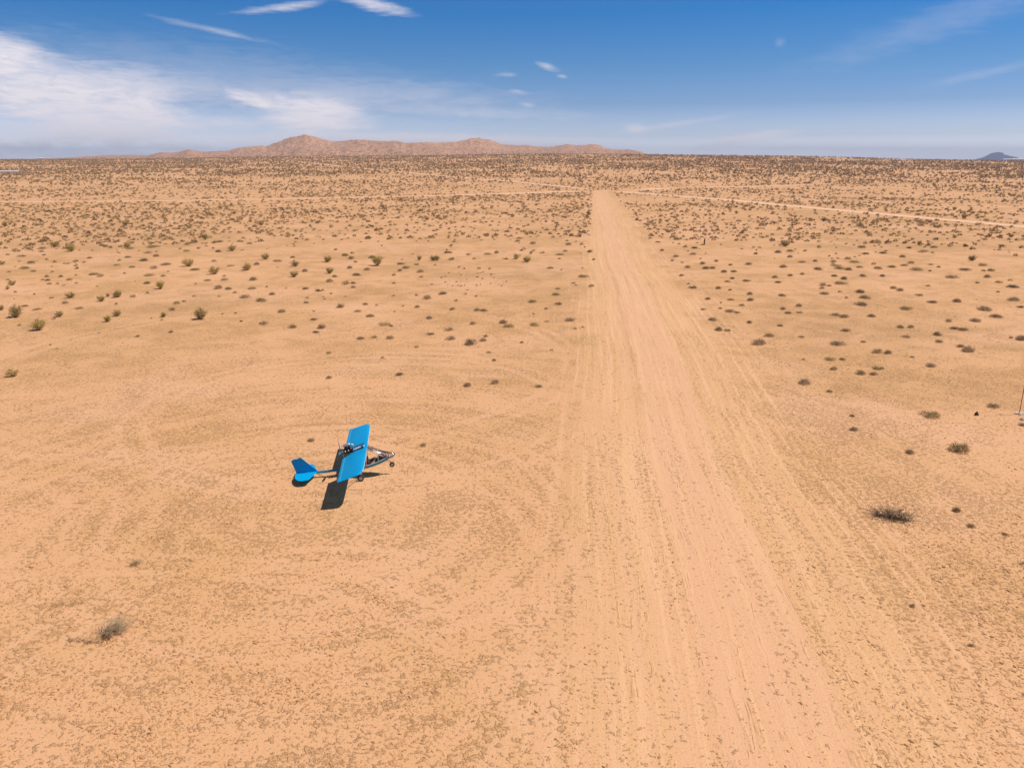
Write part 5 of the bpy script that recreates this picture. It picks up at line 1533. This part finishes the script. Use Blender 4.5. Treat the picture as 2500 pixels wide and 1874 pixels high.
    b.build('windscreen', M_clear, root, smooth=True)
    rows = []
    for x, wd, z0, z1 in ((1.50, 0.335, 1.15, 1.12), (1.70, 0.26, 1.16, 1.06), (1.88, 0.19, 1.17, 1.08), (2.02, 0.12, 1.20, 1.15), (2.13, 0.02, 1.28, 1.26)):
        rows.append([(x, -wd * math.cos(math.pi * k / 8), z0 - (z0 - z1) * math.sin(math.pi * k / 8)) for k in range(9)])
    b = MB(); b.grid(rows)
    b.build('nose_bowl', M_clear, root, smooth=True)

    # --- wheels
    def wheel(cx, cy, cz, rad, wd):
        b = MB()
        h = wd / 2
        b.lathe((cx, cy, cz), (0, 1, 0), [(-h * 0.7, rad * 0.50), (-h, rad * 0.62), (-h * 0.95, rad * 0.86), (-h * 0.5, rad * 0.985), (0, rad), (h * 0.5, rad * 0.985), (h * 0.95, rad * 0.86), (h, rad * 0.62), (h * 0.7, rad * 0.50)], 28)
        wh = b.build('tyre', M_rub, root, smooth=True)
        b = MB()
        b.lathe((cx, cy, cz), (0, 1, 0), [(-h * 0.75, 0), (-h * 0.75, rad * 0.20), (-h * 0.55, rad * 0.30), (-h * 0.85, rad * 0.50), (-h * 0.6, rad * 0.53), (h * 0.6, rad * 0.53), (h * 0.85, rad * 0.50), (h * 0.55, rad * 0.30), (h * 0.75, rad * 0.20), (h * 0.75, 0)], 24)
        b.build('rim', M_white, wh, smooth=True)
        b = MB()
        b.lathe((cx, cy - h * 0.78, cz), (0, -1, 0), [(0, rad * 0.17), (0.012, rad * 0.15), (0.014, 0)], 12)
        b.build('hub_cap', M_dark, wh)
    for s in (-1, 1):
        wheel(0.0, s * 0.95, 0.20 + s * 0.0232, 0.20, 0.17)
        b = MB()
        zc = 0.20 + s * 0.0232
        b.tube([(0.16, s * 0.38, 0.60), (0.05, s * 0.70, 0.40), (0.0, s * 0.86, zc)], 0.024, 8)
        b.tube([(-0.05, s * 0.30, 0.58), (0.0, s * 0.84, zc)], 0.018, 8)
        b.build('landing_gear_leg', M_metal, root, smooth=True)
    wheel(1.91, 0.0, 0.62, 0.165, 0.12)
    b = MB()
    b.tube([(1.64, 0, 1.02), (1.80, 0, 0.82)], 0.02, 8)
    for s in (-1, 1):
        b.tube([(1.80, 0, 0.82), (1.82, s * 0.085, 0.79), (1.91, s * 0.085, 0.62)], 0.013, 6)
    b.build('nose_fork', M_brown, root, smooth=True)
build_plane()


# ------------------------------------------------------------------ small things
# marker pole at the right edge, standing on a white cross foot
M_red = mat('dark_red_paint', (0.24, 0.06, 0.07), 0.5, var=0.15)
M_yel = mat('faded_yellow_paint', (0.70, 0.55, 0.25), 0.6)
pr = empty('marker_pole', POLE)
tag(pr, 'thin dark red marker pole standing on a white painted foot', 'pole')
b = MB(); b.tube([(0, 0, 0.10), (0, 0, 3.9)], [0.028, 0.022], 10)
b.build('pole', M_red, pr, smooth=True)
b = MB(); b.box((0.02, 0.05, 0.06), (0.66, 0.12, 0.10)); b.box((0.0, 0.05, 0.03), (0.16, 0.66, 0.06))
b.build('foot', M_white, pr, bevel=0.015)
b = MB(); b.box((0.05, -0.17, 0.085), (0.42, 0.10, 0.05))
b.build('foot_weight', M_yel, pr, bevel=0.01)
b = MB(); b.tube([(0, 0, 2.55), (-0.14, 0, 2.6)], 0.018, 6)
b.build('pole_hook', M_dark, pr)

cr = empty('white_box', BOXP, (0, 0, R(4)))
tag(cr, 'low white box with a pinkish lid beside the foot of the marker pole', 'box')
b = MB(); b.box((0.33, 0, 0.07), (0.6, 0.36, 0.14)); b.build('box_body', M_white, cr, bevel=0.01)
b = MB(); b.box((0.33, 0, 0.155), (0.54, 0.30, 0.03)); b.build('lid', mat('pink_lid', (0.55, 0.30, 0.28), 0.6), cr, bevel=0.006)

def rock(name, loc, s, seed, label, m):
    g = np.random.default_rng(seed)
    b = MB()
    bmesh.ops.create_icosphere(b.b, subdivisions=2, radius=1)
    for v in b.b.verts:
        n = mnoise.fractal(v.co * 1.3 + Vector((seed, 0, 0)), 1.0, 2.0, 3)
        k = 1 + 0.3 * n
        v.co = Vector((v.co.x * s[0] * k * (1 - 0.45 * max(0, v.co.z)), v.co.y * s[1] * k * (1 - 0.45 * max(0, v.co.z)), max(-0.05, v.co.z * s[2] * k)))
    o = b.build(name, m)
    o.location = loc
    tag(o, label, 'rock')
rock('rock', ROCK, (0.17, 0.14, 0.34), 3, 'small dark pointed rock on bare sand left of the marker pole', mat('dark_rock', (0.09, 0.055, 0.05), 0.9, var=0.3))

# charred stump of a yucca by the right side of the runway
b = MB()
b.tube([(0, 0, 0), (0.03, 0, 0.7), (0.10, 0.05, 1.45)], [0.17, 0.14, 0.16], 8)
b.tube([(0.0, 0, 0.05), (-0.45, 0.05, 0.10), (-0.8, 0.1, 0.08)], [0.13, 0.10, 0.06], 7)
st_ = b.build('stump', mat('charred_wood', (0.07, 0.045, 0.03), 0.9, var=0.4))
st_.location = STUMP
tag(st_, 'dark upright dead stump among the scrub right of the runway', 'stump')

# far buildings, tiny in the picture
M_wall = mat('white_wall', (0.78, 0.74, 0.74), 0.6)
M_roof = mat('pale_metal_roof', (0.80, 0.74, 0.76), 0.4)
for i, (x, y, L, Wd, Hh, label) in enumerate(SHEDS):
    z0 = float(terrain_z(np.array([x]), np.array([y]))[0])
    e = empty('shed', (x, y, z0), (0, 0, math.atan2(-x, y)))
    tag(e, label, 'shed')
    b = MB(); b.box((0, 0, Hh * 0.42), (L, Wd, Hh * 0.84)); b.build('wall', M_wall, e)
    b = MB()
    for s in (-1, 1):
        b.slab([(-L / 2 - 0.4, 0, Hh * 1.1), (L / 2 + 0.4, 0, Hh * 1.1), (L / 2 + 0.4, s * (Wd / 2 + 0.5), Hh * 0.83), (-L / 2 - 0.4, s * (Wd / 2 + 0.5), Hh * 0.83)], (0, s * 0.3, 1), 0.12)
    b.build('roof', M_roof, e)
    b = MB()
    for k in (-0.3, 0.1):
        b.box((L * k, -Wd / 2 - 0.03, Hh * 0.35), (min(3.5, L * 0.15), 0.06, Hh * 0.6))
    b.build('door', M_metal, e)


# ------------------------------------------------------------------ the hazy air
HAZE = 9.5e-5
hb = MB()
hb.box((0, 0, 100), (29000, 29000, 230))
M_haze = bpy.data.materials.new('haze')
M_haze.use_nodes = True
h = NT(M_haze.node_tree)
pv = h.n('ShaderNodeVolumePrincipled')
pv.inputs['Color'].default_value = (0.62, 0.74, 1.0, 1)
pv.inputs['Density'].default_value = HAZE
pv.inputs['Anisotropy'].default_value = 0.0
ho = h.n('ShaderNodeOutputMaterial')
h.put(ho.inputs['Volume'], pv.outputs[0])
hz = hb.build('haze', M_haze)
tag(hz, 'thin dusty air over the desert plain', 'haze', kind='stuff')
